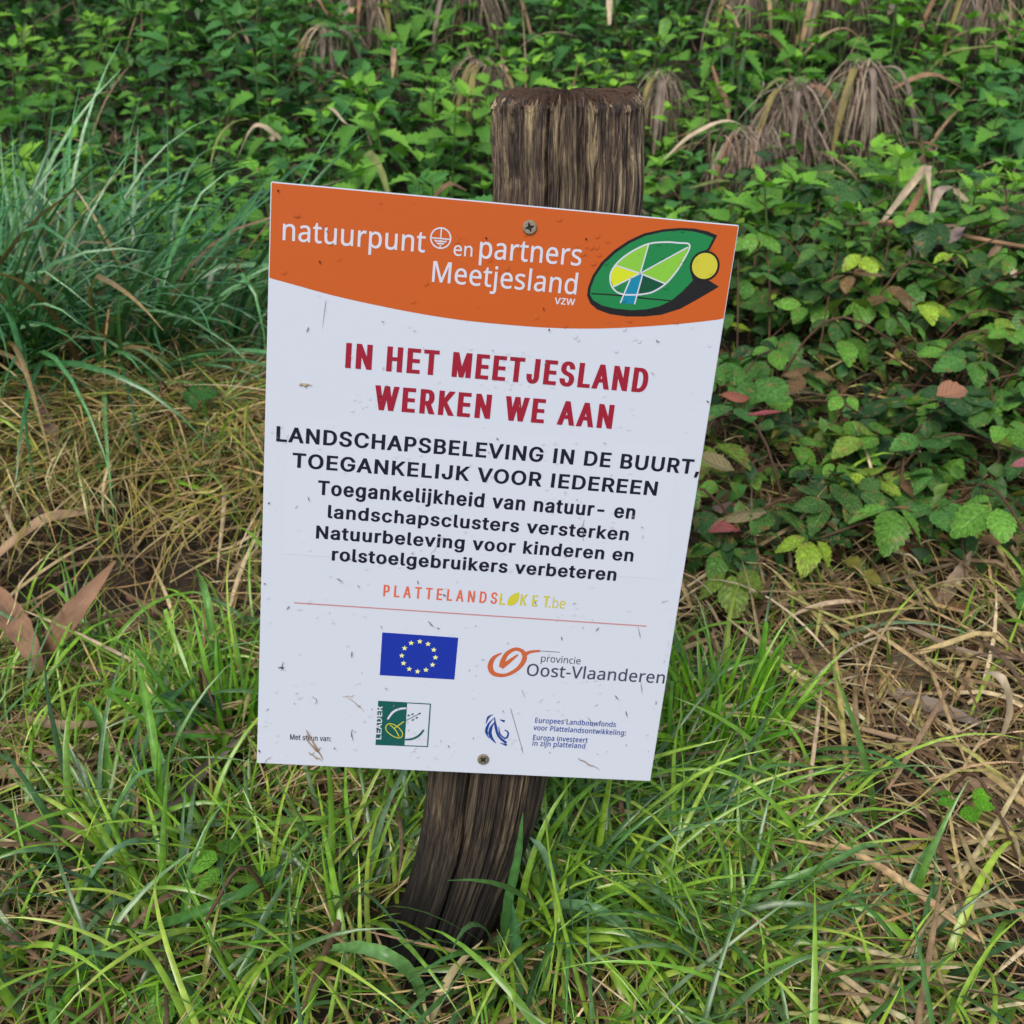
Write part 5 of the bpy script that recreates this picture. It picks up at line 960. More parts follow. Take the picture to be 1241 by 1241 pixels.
# ------------------------------------------------------------------ leaves
def leaf_mesh(name, L=1.0, W=.5, n=14, droop=.3, fold=.25, serr=.16, wide=.33, quilt=.02, seed=0, lob=1.0):
    g = random.Random(seed)
    s = np.linspace(0, 1, n + 1)
    k = math.log(.5) / math.log(wide)
    prof = np.sin(pi * s ** k) ** lob
    prof = prof * W / 2; prof[0] = .012; prof[-1] = .0
    V = []; UVs = []
    tw = g.uniform(-.25, .25)
    for i in range(n + 1):
        z0 = -droop * s[i] ** 2 * L
        for j, v in enumerate((-1, -.55, 0, .55, 1)):
            w = prof[i]; x = s[i] * L
            if abs(v) == 1 and 0 < i < n:
                w *= (1 + serr) if i % 2 else (1 - serr); x += (.035 if i % 2 else -.01) * L
            a = fold + g.uniform(-.04, .04)
            y = v * w; z = z0 + abs(y) * a * (1 if abs(v) < .8 else .75) + quilt * sin(i * pi) + (quilt * (1 if i % 2 else -1) if abs(v) == .55 else 0)
            z += tw * y * s[i] + g.uniform(-.006, .006)
            V.append((x, y, z)); UVs.append((s[i], v))
    ix = (np.arange(n)[:, None] * 5 + np.arange(4)[None]).ravel()
    return np_mesh(name, np.array(V), np.stack([ix, ix + 5, ix + 6, ix + 1], -1), uv=UVs)

NET = [leaf_mesh('nettle_leaf', 1, w, 12, d, f, .18, .30, .012, i) for i, (w, d, f) in enumerate(((.58, .25, .3), (.52, .45, .35), (.62, .1, .2), (.50, .65, .4), (.56, .3, .5), (.6, .8, .25)))]
BRM = [leaf_mesh('bramble_leaf', 1, w, 16, d, f, .07, .45, .016, 20 + i, .8) for i, (w, d, f) in enumerate(((.74, .12, .12), (.68, .25, .3), (.80, .05, .05), (.66, .4, .2), (.72, .2, -.12), (.78, .32, .38)))]
for m_1 in NET: m_1.materials.append(M_LEAF)
for m_1 in BRM: m_1.materials.append(M_BLEAF)

def tube(pts, r0, r1, sides=6):
    C_ = np.array(catmull(pts, 12)); m = len(C_)
    T_2 = np.gradient(C_, axis=0); T_2 /= np.linalg.norm(T_2, axis=1)[:, None] + 1e-9
    ref = np.array([.31, .95, .05]); a = np.cross(T_2, ref); a /= np.linalg.norm(a, axis=1)[:, None]; b = np.cross(T_2, a)
    r = np.linspace(r0, r1, m)[:, None, None]; th = np.linspace(0, 2 * pi, sides, endpoint=False)
    V = C_[:, None] + r * (np.cos(th)[None, :, None] * a[:, None] + np.sin(th)[None, :, None] * b[:, None])
    i = np.arange(m - 1)[:, None] * sides
    k = np.arange(sides)[None]; k2 = (k + 1) % sides
    return V.reshape(-1, 3), np.stack([i + k, i + k2, i + sides + k2, i + sides + k], -1).reshape(-1, 4)

# --- nettles: a few grown once, then copied leaf by leaf
def nettle_plan(seed):
    g = random.Random(seed)
    Ht = 1.0; lean = (g.uniform(-.18, .18), g.uniform(-.18, .18))
    pts = [(0, 0, 0), (lean[0] * .3, lean[1] * .3, .4), (lean[0], lean[1], .98)]
    nodes = []
    nn_ = g.choice((5, 6, 6))
    for i in range(nn_):
        t = 1 - .80 * (i / (nn_ - 1)) ** 1.15
        L = (.15, .25, .32, .34, .32, .28)[i] * g.uniform(.88, 1.12)
        base_az = (i % 2) * pi / 2 + g.uniform(-.25, .25) + .3
        for side in (0, 1):
            az = base_az + side * pi
            pitch = (.75, .35, .12, -.05, -.15, -.2)[i] + g.uniform(-.18, .18)
            p = (lean[0] * t ** 1.5, lean[1] * t ** 1.5, t * .98)
            nodes.append((p, az, pitch, L, g.randrange(6), i))
    # top pair plus a crossed small pair
    for q in (0, 1, 2):
        nodes.append(((lean[0], lean[1], .99), q * 2.1 + .8, .95 - .2 * q, .13, g.randrange(6), 0))
    return pts, nodes
plans = [nettle_plan(40 + i) for i in range(6)]
stem_me = []
for pts, _ in plans:
    v, q = tube(pts, .012, .006, 5); me = np_mesh('nettle_stem', v, q); me.materials.append(M_STEM); stem_me.append(me)

def put_nettle(x, y, h, col, bright, label, group):
    k = rnd.randrange(6)
    e = empty('nettle_plant', (x, y, float(G(x, y)) - .01)); tag(e, label, 'nettle', group)
    e.rotation_euler = (0, 0, rnd.uniform(0, 2 * pi)); e.scale = (h, h, h)
    s = bpy.data.objects.new('stem', stem_me[k]); COL.objects.link(s); s.parent = e
    for (p, az, pitch, L, v, i) in plans[k][1]:
        if rnd.random() < .06: continue
        o = bpy.data.objects.new('leaf', NET[v]); COL.objects.link(o); o.parent = e
        o.location = (p[0] + .04 * cos(az), p[1] + .04 * sin(az), p[2])
        o.rotation_euler = (rnd.uniform(-.35, .35), -pitch + rnd.uniform(-.12, .12), az + rnd.uniform(-.2, .2))
        sc = L * rnd.uniform(.9, 1.1); o.scale = (sc, sc, sc)
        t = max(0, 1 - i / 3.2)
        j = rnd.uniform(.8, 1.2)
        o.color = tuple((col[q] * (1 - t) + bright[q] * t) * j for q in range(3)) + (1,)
    return e
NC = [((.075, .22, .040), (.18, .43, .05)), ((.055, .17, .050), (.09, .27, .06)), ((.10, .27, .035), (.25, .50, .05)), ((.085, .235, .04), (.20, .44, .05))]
def scatter(n, xr, yr, ok, dmin):
    pts = []
    tries = 0
    while len(pts) < n and tries < 60000:
        tries += 1
        y = rnd.uniform(*yr); x = rnd.uniform(-xr(y), xr(y))
        if not ok(x, y): continue
        if any((x - a) ** 2 + (y - b) ** 2 < dmin * dmin for a, b in pts): continue
        pts.append((x, y))
    return pts
def nettle_label(x, y, b):
    q = x / y
    cols_ = ((-.38, 'at the left edge of the picture'), (-.30, 'in the upper left corner'), (-.21, 'above the left straw mound'), (-.12, 'left of the header'), (-.04, 'behind the left half of the header'),
             (.04, 'just left of the post top'), (.11, 'right beside the post top'), (.19, 'between the post top and the plumes'), (.27, 'among the reed plumes'), (.35, 'behind the long fallen reed'), (9, 'at the upper right edge'))
    side = [t for k, t in cols_ if q < k][0]
    row = 'front row' if y < 2.3 else 'second row' if y < 2.6 else 'third row' if y < 2.95 else 'fourth row' if y < 3.3 else 'farthest row'
    tone = 'bluish' if b[0] < .1 else 'bright-topped' if b[0] > .18 else 'yellowish' if b[0] > .15 else 'plain green'
    return f'{tone} nettle {side}, in the {row}'
npts = scatter(300, lambda y: .47 * y + .08, (1.88, 3.6), lambda x, y: not (x < -.52 * y / 2.1 + .15 and y < 2.2 and x < -.45) and (wob(x, y, 6.5) > -.5 or rnd.random() < .25) and not (x > .55 and y < 2.3 and rnd.random() < .6), .092)
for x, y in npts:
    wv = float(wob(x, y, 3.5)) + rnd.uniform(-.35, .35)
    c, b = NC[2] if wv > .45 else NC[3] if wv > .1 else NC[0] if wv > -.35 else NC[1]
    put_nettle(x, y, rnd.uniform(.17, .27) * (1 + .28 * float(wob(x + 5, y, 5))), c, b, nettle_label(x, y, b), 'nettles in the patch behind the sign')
print('nettles', len(npts))

# --- undergrowth: far and low foliage that reads as one mass
def leaf_cloud(n, pos, size, pal, w, up=.5):
    """n small pointed leaves (two folded quads each) in one mesh."""
    prof = [(0, .02), (.3, .28), (.65, .2), (1, .01)]
    az = U(0, 2 * pi, n); el = rng.normal(-.1, up, n); rl = rng.normal(0, .5, n)
    f = np.stack([np.cos(el) * np.cos(az), np.cos(el) * np.sin(az), np.sin(el)], -1)
    h = np.stack([-np.sin(az), np.cos(az), 0 * az], -1); nn = np.cross(f, h)
    sd = np.cos(rl)[:, None] * h + np.sin(rl)[:, None] * nn; upv = np.cross(f, sd)
    V = []
    for s_, wd in prof:
        c = pos + f * (s_ * size)[:, None] - np.array([0, 0, 1]) * (s_ ** 2 * size * .25)[:, None]
        V += [c - sd * (wd * size)[:, None] + upv * (wd * size * .3)[:, None], c, c + sd * (wd * size)[:, None] + upv * (wd * size * .3)[:, None]]
    V = np.stack(V, 1).reshape(-1, 3)
    b0 = np.arange(n)[:, None] * 12
    q = []
    for k in range(3):
        q += [np.concatenate([b0 + 3 * k, b0 + 3 * k + 1, b0 + 3 * k + 4, b0 + 3 * k + 3], 1), np.concatenate([b0 + 3 * k + 1, b0 + 3 * k + 2, b0 + 3 * k + 5, b0 + 3 * k + 4], 1)]
    q = np.stack(q, 1).reshape(-1, 4)
    c = np.repeat(mixcol(n, pal, w, .25), 12, 0)
    return V, q, c, np.zeros((len(V), 2))
parts = []
n = 17000
y = U(1.9, 4.4, n); x = U(-1, 1, n) * (.52 * y + .3); z = G(x, y) + U(.0, .10, n)
parts.append(leaf_cloud(n, np.stack([x, y, z], -1), U(.018, .042, n), [(.045, .13, .035), (.07, .19, .04), (.035, .09, .03), (.09, .06, .04)], (3, 3, 2, .4)))
n = 26000
y = 3.6 + 5.5 * rng.random(n) ** 1.4; x = U(-1, 1, n) * (.55 * y + .8); z = G(x, y) + rng.random(n) ** .7 * (.24 + .10 * wob(x, y, 3))
parts.append(leaf_cloud(n, np.stack([x, y, z], -1), U(.03, .07, n), [(.06, .16, .04), (.08, .21, .045), (.045, .12, .035), (.13, .28, .045)], (3, 3, 2, 1)))
# low cover outside the frame on both flanks
n = 9000
sgn = np.where(rng.random(n) < .5, -1, 1); y = U(1.4, 4.5, n); x = sgn * ((.52 * y + .3) + U(0, 1.8, n)); z = G(x, y) + rng.random(n) * .18
parts.append(leaf_cloud(n, np.stack([x, y, z], -1), U(.03, .06, n), [(.04, .11, .028), (.055, .15, .03), (.03, .08, .025)], None))
V, Q, Cc, UV = merge(parts)
tag(link('undergrowth', np_mesh('undergrowth', V, Q, col=Cc, uv=UV), M_COVER), 'dense low green undergrowth on the slope behind the nettles', 'undergrowth', kind='stuff')

# dead reed stems standing and lying in the far vegetation
parts = []
def reed_stems(n, x0, x1, y0, y1, L, up, W=(.004, .009), pal=None):
    xy = np.stack([U(x0, x1, n), U(y0, y1, n)], -1); c = mixcol(n, pal or [(.26, .18, .11), (.18, .115, .07), (.33, .25, .15), (.11, .07, .045)])
    return strips(on_ground(xy, .02), U(*L, n), U(*W, n), U(0, 2 * pi, n), U(*up, n), U(0, 1.4, n), U(-.4, .4, n), 7, c, c * .9, .4, U(-1, 1, n), clamp=False)
parts.append(reed_stems(420, .9, 2.6, 3.3, 5.2, (.2, .5), (.1, 1.5), (.005, .012)))
parts.append(reed_stems(230, -.6, 1.2, 3.2, 4.6, (.15, .4), (-.1, 1.2), (.004, .012)))
parts.append(reed_stems(190, .05, 1.1, 2.3, 3.2, (.10, .30), (.2, 1.3), (.004, .013)))
parts.append(reed_stems(90, -1.3, -.1, 2.5, 3.6, (.12, .3), (.2, 1.4), (.004, .011)))
parts.append(reed_stems(60, -2.0, -.5, 3.2, 4.8, (.15, .4), (0, 1.2)))
parts.append(reed_stems(50, .7, 1.6, 2.2, 3.2, (.12, .3), (0, 1.2), (.004, .012)))
parts.append(reed_stems(500, -4, 4, 5.2, 9, (.3, 1.0), (.4, 1.5), (.006, .014)))
V, Q, Cc, UV = merge(parts)
tag(link('dead_reeds', np_mesh('dead_reeds', V, Q, col=Cc, uv=UV), M_STRAW), 'dead brown reed stems and leaves tangled through the nettles', 'dead reeds', kind='stuff')

# --- drooping reed plumes
def plume(x, y, z, h, w, n, label, az0=-1.57, col=None, leaves=3):
    z += .09; h *= 1.55; n = int(n * 2.2)
    e = empty('reed_plume', (x, y, float(G(x, y)))); tag(e, label, 'reed plume', 'dead drooping reed plumes')
    zt = z - e.location[2]
    v, q = tube([(.03, .05, 0), (.015, .03, zt * .6), (0, 0, zt)], .003, .002, 5)
    st_ = link('stem', np_mesh('reed_stem', v, q), M_CANE, e)
    lean_ = rnd.uniform(-1.0, 1.0); a = rng.normal(az0 + lean_, rnd.uniform(.8, 1.5), n)
    rt = np.stack([rng.normal(0, w * .2, n), rng.normal(0, w * .12, n), zt + U(-.45 * h, .05 * h, n)], -1)
    c = mixcol(n, col or [(.23, .17, .13), (.36, .29, .21), (.13, .095, .075)], None, .2)
    V, Q, Cc, UV = strips(rt, U(.55, 1.1, n) * h, U(.0018, .0042, n), a, U(.2, 1.1, n), U(1.9, 2.5, n), U(-.4, .4, n), 9, c, c * .8, .3, U(-1, 1, n), power=.28, clamp=False, tip=4)
    o = link('tassel', np_mesh('tassel', V, Q, col=Cc, uv=UV), M_STRAW, e)
    for k in range(leaves):
        aa = az0 + rnd.uniform(-1.6, 1.6); L = h * rnd.uniform(.8, 1.3)
        pts = [(0, 0, zt - .02), (cos(aa) * L * .3, sin(aa) * L * .3, zt - .01), (cos(aa) * L * .5, sin(aa) * L * .5, zt - L * .45), (cos(aa) * L * .58, sin(aa) * L * .58, zt - L * .85)]
        r = ribbon('leaf', None, None, pts, rnd.uniform(.012, .02), rnd.choice((TAN, (.30, .17, .10), (.24, .20, .07), GRYB)))
        loc = r.location.copy(); r.parent = e; r.location = loc
    return e
for (q, h, w, n, lab) in (((0.8198, 2.8334, 0.2089), .14, .10, 150, 'largest drooping dead reed plume standing among the nettles right of the post'), ((0.6639, 2.826, 0.1631), .15, .13, 170, 'wide shaggy dead reed plume left of the largest one'),
                          ((0.537, 2.7043, 0.0891), .10, .12, 110, 'low dead reed plume just right of the post top'), ((0.3687, 2.9675, 0.1593), .11, .09, 110, 'dead reed plume touching the right side of the post top'),
                          ((-0.0647, 3.0815, 0.1682), .11, .10, 90, 'dead reed plume hanging behind the left side of the post top'), ((-0.1091, 3.6428, 0.3304), .16, .12, 130, 'dead reed plume at the upper edge above the post'),
                          ((-0.3875, 3.5399, 0.3167), .13, .13, 120, 'dead reed plume at the upper edge left of the post'), ((-0.4911, 3.288, 0.2156), .09, .08, 70, 'small dead reed plume half hidden in the left nettles'),
                          ((0.897, 3.5011, 0.3565), .16, .16, 130, 'dead reed plume at the upper edge right of the post'), ((0.6519, 3.4764, 0.3472), .13, .12, 90, 'pale dead reed plume at the upper edge between two others'),
                          ((0.9988, 2.2933, 0.0692), .12, .12, 120, 'dead reed plume hanging at the right edge on the long stalk'), ((1.2693, 3.4031, 0.3431), .15, .12, 90, 'dead reed plume in the upper right corner')):
    plume(q[0], q[1], q[2], h, w, n, lab)

# loose dry reed leaves caught among the nettles
for k in range(46):
    y0 = rnd.uniform(2.15, 3.7); x0 = (rnd.uniform(.02, .46) if k % 3 else rnd.uniform(-.25, .0)) * y0
    z0 = float(G(x0, y0)) + rnd.uniform(.10, .24); a = rnd.uniform(0, 2 * pi); L = rnd.uniform(.10, .24)
    dz = rnd.uniform(-.06, .07); bend_ = rnd.uniform(.0, .09)
    side_ = 'left of the post' if x0 < 0.02 * y0 else 'near the post top' if x0 < .16 * y0 else 'between the plumes' if x0 < .33 * y0 else 'at the upper right'
    deep_ = 'low among the front nettles' if y0 < 2.6 else 'halfway back in the nettles' if y0 < 3.1 else 'far back in the nettles'
    form_ = 'drooping' if bend_ > .045 else 'upright' if dz > .02 else 'flat'
    col_, cn = rnd.choice(((TAN, 'tan'), (BRN, 'brown'), (GRYB, 'grey-brown'), (PALE, 'pale'), ((.20, .24, .07), 'olive')))
    ribbon('dry_reed_leaf', f'{form_} {cn} reed leaf {side_}, {deep_}', 'dry reed leaf', [(x0, y0, z0), (x0 + cos(a) * L * .4, y0 + sin(a) * L * .4, z0 + dz + .02), (x0 + cos(a) * L * .75, y0 + sin(a) * L * .75, z0 + dz), (x0 + cos(a) * L, y0 + sin(a) * L, z0 + dz - bend_)], rnd.uniform(.010, .020), col_, group='loose reed leaves in the nettles')
for k, (q, h_) in enumerate((((0.5318, 3.0695, 0.0735), .22), ((0.559, 3.0834, 0.0806), .20), ((0.581, 3.0877, 0.0838), .18), ((0.6021, 3.0451, 0.0796), .19))):
    ribbon('reed_shoot', ('tallest', 'second', 'slender third', 'rightmost blunt')[k] + ' pale blue-green reed blade of four standing right of the post top', 'reed shoot', [q, (q[0], q[1], q[2] + h_ * .5), (q[0] + .006 * (k - 2), q[1] - .02, q[2] + h_), (q[0] + .012 * (k - 2), q[1] - .04, q[2] + h_ * 1.25)], .014, (.20, .34, .18), mat=M_BLADE, group='pale reed blades')
# long dry stalks lying diagonally at the lower right
for k, (a_, b_, c_, w, cc, lab) in enumerate((((0.1776, 0.6277, 0.0342), (0.2404, 0.6009, 0.0328), (0.3151, 0.5767, 0.0243), .008, (.30, .22, .15), 'long brown stalk lying diagonally along the bottom right'),
        ((0.3497, 0.7424, 0.0367), (0.3911, 0.7205, 0.0394), (0.4666, 0.7328, 0.0365), .006, (.28, .16, .10), 'thin reddish stalk lying towards the right edge'), ((0.2677, 0.8069, 0.0455), (0.2944, 0.7513, 0.0433), (0.3121, 0.7385, 0.0303), .010, (.44, .33, .20), 'pale split reed leaf in the right straw'),
        ((0.3416, 0.8758, 0.035), (0.3965, 0.8417, 0.0446), (0.467, 0.8499, 0.0314), .008, (.36, .25, .15), 'tan stalk lying level in the right litter'), ((0.0601, 0.7553, 0.0497), (0.1185, 0.7365, 0.0537), (0.1793, 0.7342, 0.0349), .006, (.40, .33, .16), 'straw-coloured stalk below the lower right panel corner'),
        ((0.4453, 1.0338, 0.0388), (0.4898, 0.9783, 0.0481), (0.5594, 0.9783, 0.0367), .010, (.30, .22, .15), 'weathered stalk under the brambles at the right edge'), ((-0.3731, 0.6106, 0.056), (-0.3396, 0.6296, 0.0524), (-0.294, 0.63, 0.0417), .009, (.36, .24, .15), 'tan leaf strip in the bottom left straw'),
        ((-0.4976, 0.8742, 0.0475), (-0.4432, 0.8608, 0.0488), (-0.3919, 0.8765, 0.0399), .010, (.30, .20, .13), 'brown strip lying level below the left hollow'), ((0.3432, 0.6303, 0.0309), (0.3807, 0.6466, 0.0418), (0.4407, 0.6623, 0.033), .009, (.42, .34, .2), 'pale folded leaf near the lower right corner'))):
    ribbon('dry_reed_leaf', lab, 'dry reed leaf', [a_, b_, c_], w, cc)

# the long fallen reed with hanging leaves on the right
e = empty('fallen_reed', (0.5949, 2.003, 0.1859)); tag(e, 'long fallen reed stalk with hanging dead leaves on the right', 'fallen reed')
o0 = np.array(e.location)
v, q = tube([np.array((0.5949, 2.003, 0.1859)), np.array((0.6699, 1.9183, 0.2163)), np.array((0.7545, 1.8387, 0.2173)), np.array((0.8714, 1.8034, 0.206))], .0045, .0035, 7)
link('stalk', np_mesh('reed_stalk', v - o0, q), plain('reed_stalk', (.34, .20, .11), .5), e)
for pts, w, c in (([(0.6306, 1.9276, 0.2162), (0.6873, 2.015, 0.2352), (0.735, 2.0677, 0.2668), (0.7229, 2.0207, 0.2783), (0.7178, 1.9898, 0.2628), (0.7228, 1.9616, 0.2139)], .014, PALE), ([(0.6596, 1.907, 0.2171), (0.6972, 1.9703, 0.2429), (0.7501, 2.0972, 0.2423)], .012, (.25, .14, .07)),
                  ([(0.6948, 1.8908, 0.2252), (0.7107, 1.9176, 0.2643), (0.7349, 1.9506, 0.2643), (0.7525, 1.9534, 0.2649), (0.7505, 1.9345, 0.2649), (0.7642, 1.9148, 0.2146)], .016, (.42, .32, .24)), ([(0.7429, 1.8696, 0.2251), (0.7133, 1.8354, 0.2157), (0.6832, 1.8904, 0.1755), (0.6558, 1.8778, 0.1365)], .024, (.30, .22, .19)),
                  ([(0.614, 1.9183, 0.2163), (0.6951, 1.9421, 0.1941), (0.7709, 1.9423, 0.2057)], .016, (.22, .14, .11)), ([(0.7966, 1.8242, 0.2167), (0.778, 1.8236, 0.178), (0.7595, 1.8237, 0.1178)], .016, (.34, .23, .15)),
                  ([(0.7983, 1.7835, 0.1855), (0.808, 1.7745, 0.175), (0.8375, 1.8048, 0.1252)], .012, PALE), ([(0.7007, 1.9515, 0.1939), (0.7097, 1.9756, 0.1532), (0.7094, 1.9817, 0.1329)], .008, (.48, .40, .26))):
    r = ribbon('leaf', None, None, pts, w, c)
    loc = np.array(r.location) - o0; r.parent = e; r.location = loc

# --- brambles on the right
BC = [(.07, .165, .035), (.048, .12, .034), (.075, .20, .04), (.12, .29, .04), (.034, .085, .030), (.17, .27, .04), (.26, .40, .04), (.30, .28, .06), (.20, .13, .06)]
BW = [5, 5, 7, 6, 2, 2, 1.2, .4, .6]
def bramble(x, y, h, label, group, n_leaf=6, spread=.24, colors=None, size=(.024, .058), name='bramble_plant'):
    e = empty(name, (x, y, float(G(x, y)) - .005)); tag(e, label, 'bramble', group)
    az = rnd.uniform(0, 2 * pi); dx, dy = cos(az) * spread, sin(az) * spread
    pts = [(0, 0, 0), (dx * .35, dy * .35, h), (dx * .8, dy * .8, h * .85), (dx * 1.25, dy * 1.25, h * .45)]
    v, q = tube(pts, .0022, .0012, 6)
    link('cane', np_mesh('bramble_cane', v, q), M_CANE, e)
    C_ = catmull(pts, 30)
    for k in range(n_leaf):
        p = C_[int(len(C_) * (.22 + .76 * k / max(1, n_leaf - 1)) * .999)]
        a = az + (1 if k % 2 else -1) * rnd.uniform(.5, 1.5)
        hub = np.array([p[0] + cos(a) * .03, p[1] + sin(a) * .03, p[2] + rnd.uniform(.005, .035)])
        nl = rnd.choice((3, 3, 3, 5)); base = rnd.choices(colors or BC, BW if colors is None else None)[0]
        tilt = rnd.uniform(-.5, .15); L0_ = rnd.uniform(*size)
        fan = (0, 1.15, -1.15, 1.9, -1.9)
        for j in range(nl):
            o = bpy.data.objects.new('leaf', rnd.choice(BRM)); COL.objects.link(o); o.parent = e
            aj = a + fan[j] + rnd.uniform(-.12, .12)
            o.location = (hub[0] + .008 * cos(aj), hub[1] + .008 * sin(aj), hub[2])
            o.rotation_euler = (rnd.uniform(-.4, .4), -tilt + rnd.uniform(-.25, .35), aj)
            s = L0_ * (1 if j == 0 else rnd.uniform(.72, .9)); o.scale = (s, s, s)
            jj = rnd.uniform(.75, 1.25); o.color = (base[0] * jj, base[1] * jj, base[2] * jj, 1)
    return e
bp = []
def bramble_label(x, y):
    q = x / y
    a = 'beside the panel' if q < .24 else 'slightly right of the panel' if q < .32 else 'at mid-width' if q < .42 else 'at the right edge'
    b = 'at the littered lower border' if y < 1.4 else 'in the lower half' if y < 1.75 else 'in the upper half' if y < 2.1 else 'next to the nettles'
    return f'trailing bramble {a}, {b} of the tangle'
tries = 0
while len(bp) < 120 and tries < 20000:
    tries += 1
    y = rnd.uniform(1.16, 2.4); t = y / .98
    x = rnd.uniform(.16 * t, .56 * t)
    if y < 1.4 and rnd.random() < .6: continue
    if wob(x, y, 9) < -.38 and rnd.random() < .85: continue
    if any((x - a) ** 2 + (y - b) ** 2 < .062 ** 2 for a, b in bp): continue
    bp.append((x, y))
for x, y in bp:
    bramble(x, y, rnd.uniform(.05, .13) + .10 * rnd.random() * (y > 1.55), bramble_label(x, y), 'brambles in the tangle right of the panel')
for (q, col, n_, lab) in ((((0.4608, 1.4903)), [(.10, .16, .02)], 2, 'bramble sprig with a large olive-green leaf beside the panel'), (((0.4901, 1.1882)), [(.13, .33, .03), (.10, .26, .03)], 2, 'bright green bramble sprig at the lower edge of the tangle'),
                          (((0.4776, 1.3581)), [(.36, .30, .07)], 1, 'small bramble sprig with pale yellow leaflets'), (((0.6181, 2.2653)), [(.30, .36, .03)], 3, 'yellow-green bramble sprig just right of the orange header'),
                          (((-0.476, 1.4)), [(.045, .14, .03)], 2, 'small green bramble sprig on the left straw mound'), (((-0.1964, 0.6558)), [(.12, .30, .03)], 2, 'bright green weed seedling with holed leaves in the lower left grass'),
                          (((0.3888, 0.7665)), [(.11, .32, .02)], 1, 'tiny bright green seedling in the straw at the lower right'), (((0.2983, 1.2063)), [(.20, .30, .02), (.08, .2, .03)], 3, 'upright green bramble sprig near the right panel edge'),
                          (((0.3516, 1.186)), [(.035, .11, .03)], 3, 'dark green bramble sprig low beside the bright tuft'), (((0.6493, 1.2963)), [(.10, .17, .03)], 3, 'olive bramble sprig with ribbed leaves at the right edge'),
                          (((0.636, 1.5058)), [(.07, .26, .04)], 3, 'fresh green bramble sprig in the middle of the tangle'), (((-0.3245, 0.9193)), [(.03, .09, .03)], 1, 'dark creeping sprig in the grass left of the panel')):
    bramble(q[0], q[1], .10 if 'grass' in lab or 'straw' in lab or 'tuft' in lab else .06, lab, None, n_, .07, col, (.020, .028) if 'seedling' in lab and 'tiny' in lab else (.028, .042), name='bramble_sprig')

# dead leaves lying about, each its own
QF = [(0.2878, 1.2638, 0.188), (0.2734, 1.3554, 0.1686), (0.2757, 1.1736, 0.0813), (0.5829, 1.1732, 0.1676), (-0.6144, 1.3121, 0.0313), (0.4148, 1.2291, 0.0268), (0.524, 1.2086, 0.0279), (0.1936, 1.0168, 0.0229), (0.5196, 1.2743, 0.2086), (0.2776, 1.2504, 0.1175), (0.3082, 1.1824, 0.0993), (0.3912, 0.9555, 0.0154), (0.5091, 1.078, 0.0228), (0.545, 0.9798, 0.0354), (0.5074, 0.8515, 0.0187), (0.2846, 0.7237, 0.0143), (0.2587, 1.3744, 0.0592), (0.3071, 0.8456, 0.0244), (-0.348, 1.2778, 0.0141), (-0.4606, 1.2026, -0.0647), (-0.3718, 1.0827, -0.0113), (0.2732, 0.9233, 0.0204)]
FL = [((.35, .09, .09), 'fallen crimson leaf beside the right panel edge', .045), ((.34, .12, .07), 'curled red-brown leaf behind the right panel edge', .05),
      ((.32, .10, .09), 'dull red leaf in the litter right of the panel', .045), ((.34, .12, .13), 'small pink-red leaf at the right edge', .04),
      ((.34, .17, .17), 'purple-pink leaf on the left mound', .04), ((.26, .12, .06), 'brown leaf lying flat below the brambles', .07),
      ((.36, .13, .04), 'rusty orange leaf strip below the bright bramble sprig', .05), ((.16, .06, .045), 'dark wine-red leaf under the right panel edge', .06),
      ((.34, .17, .10), 'tan curled leaf caught in the bramble tangle', .045), ((.22, .19, .09), 'withered olive-brown leaf right of the panel', .05),
      ((.24, .20, .10), 'large crumpled grey-green leaf right of the panel', .06), ((.11, .09, .045), 'dark wet dead leaf in the right litter', .07),
      ((.13, .15, .10), 'grey-green dead leaf lying in the right litter', .06), ((.22, .12, .09), 'curled brown leaf at the right edge', .06),
      ((.28, .12, .12), 'pinkish dead leaf at the right edge beside the stalk', .05), ((.20, .10, .06), 'small reddish-brown leaf in the lower right straw', .035),
      ((.10, .14, .05), 'mottled green leaf tucked behind the right panel edge', .05), ((.15, .09, .05), 'brown cupped dead leaf in the right grass', .06),
      ((.28, .14, .08), 'small brown leaf near the left panel edge', .03), ((.14, .08, .045), 'dark brown curled leaf in the left hollow', .05),
      ((.17, .11, .055), 'brown leaf standing in the left hollow', .04), ((.30, .22, .12), 'tan leaf scrap behind the bright tuft', .04)]
LIT = [leaf_mesh('dead_leaf', 1, w, 12, d, f, .04, .45, .02, 60 + i, .85) for i, (w, d, f) in enumerate(((.6, -.25, .4), (.5, .35, -.5), (.7, -.1, .6)))]
for me in LIT: me.materials.append(M_LITTER)
for i, (c, lab, s) in enumerate(FL):
    q = QF[i]
    o = bpy.data.objects.new('fallen_leaf', LIT[i % 3]); COL.objects.link(o)
    o.location = q; o.rotation_euler = (rnd.uniform(-.3, .5), rnd.uniform(-.3, .2), rnd.uniform(-.6, .6) + (pi if rnd.random() < .5 else 0)); o.scale = (s, s, s); o.color = (*c, 1)
    tag(o, lab, 'fallen leaf')
# small low leaves filling the tangle
n = 2600
y = U(1.12, 2.45, n); x = y * U(.17, .56, n); z = G(x, y) + U(0, .09, n)
V, Q, Cc, UV = leaf_cloud(n, np.stack([x, y, z], -1), U(.014, .036, n), [(.05, .13, .035), (.09, .18, .035), (.04, .09, .03), (.17, .11, .05), (.24, .24, .05)], (4, 3, 3, 1.6, .7), .6)
tag(link('ground_cover', np_mesh('ground_cover', V, Q, col=Cc, uv=UV), M_COVER), 'small low leaves filling the gaps of the bramble tangle', 'ground cover', kind='stuff')
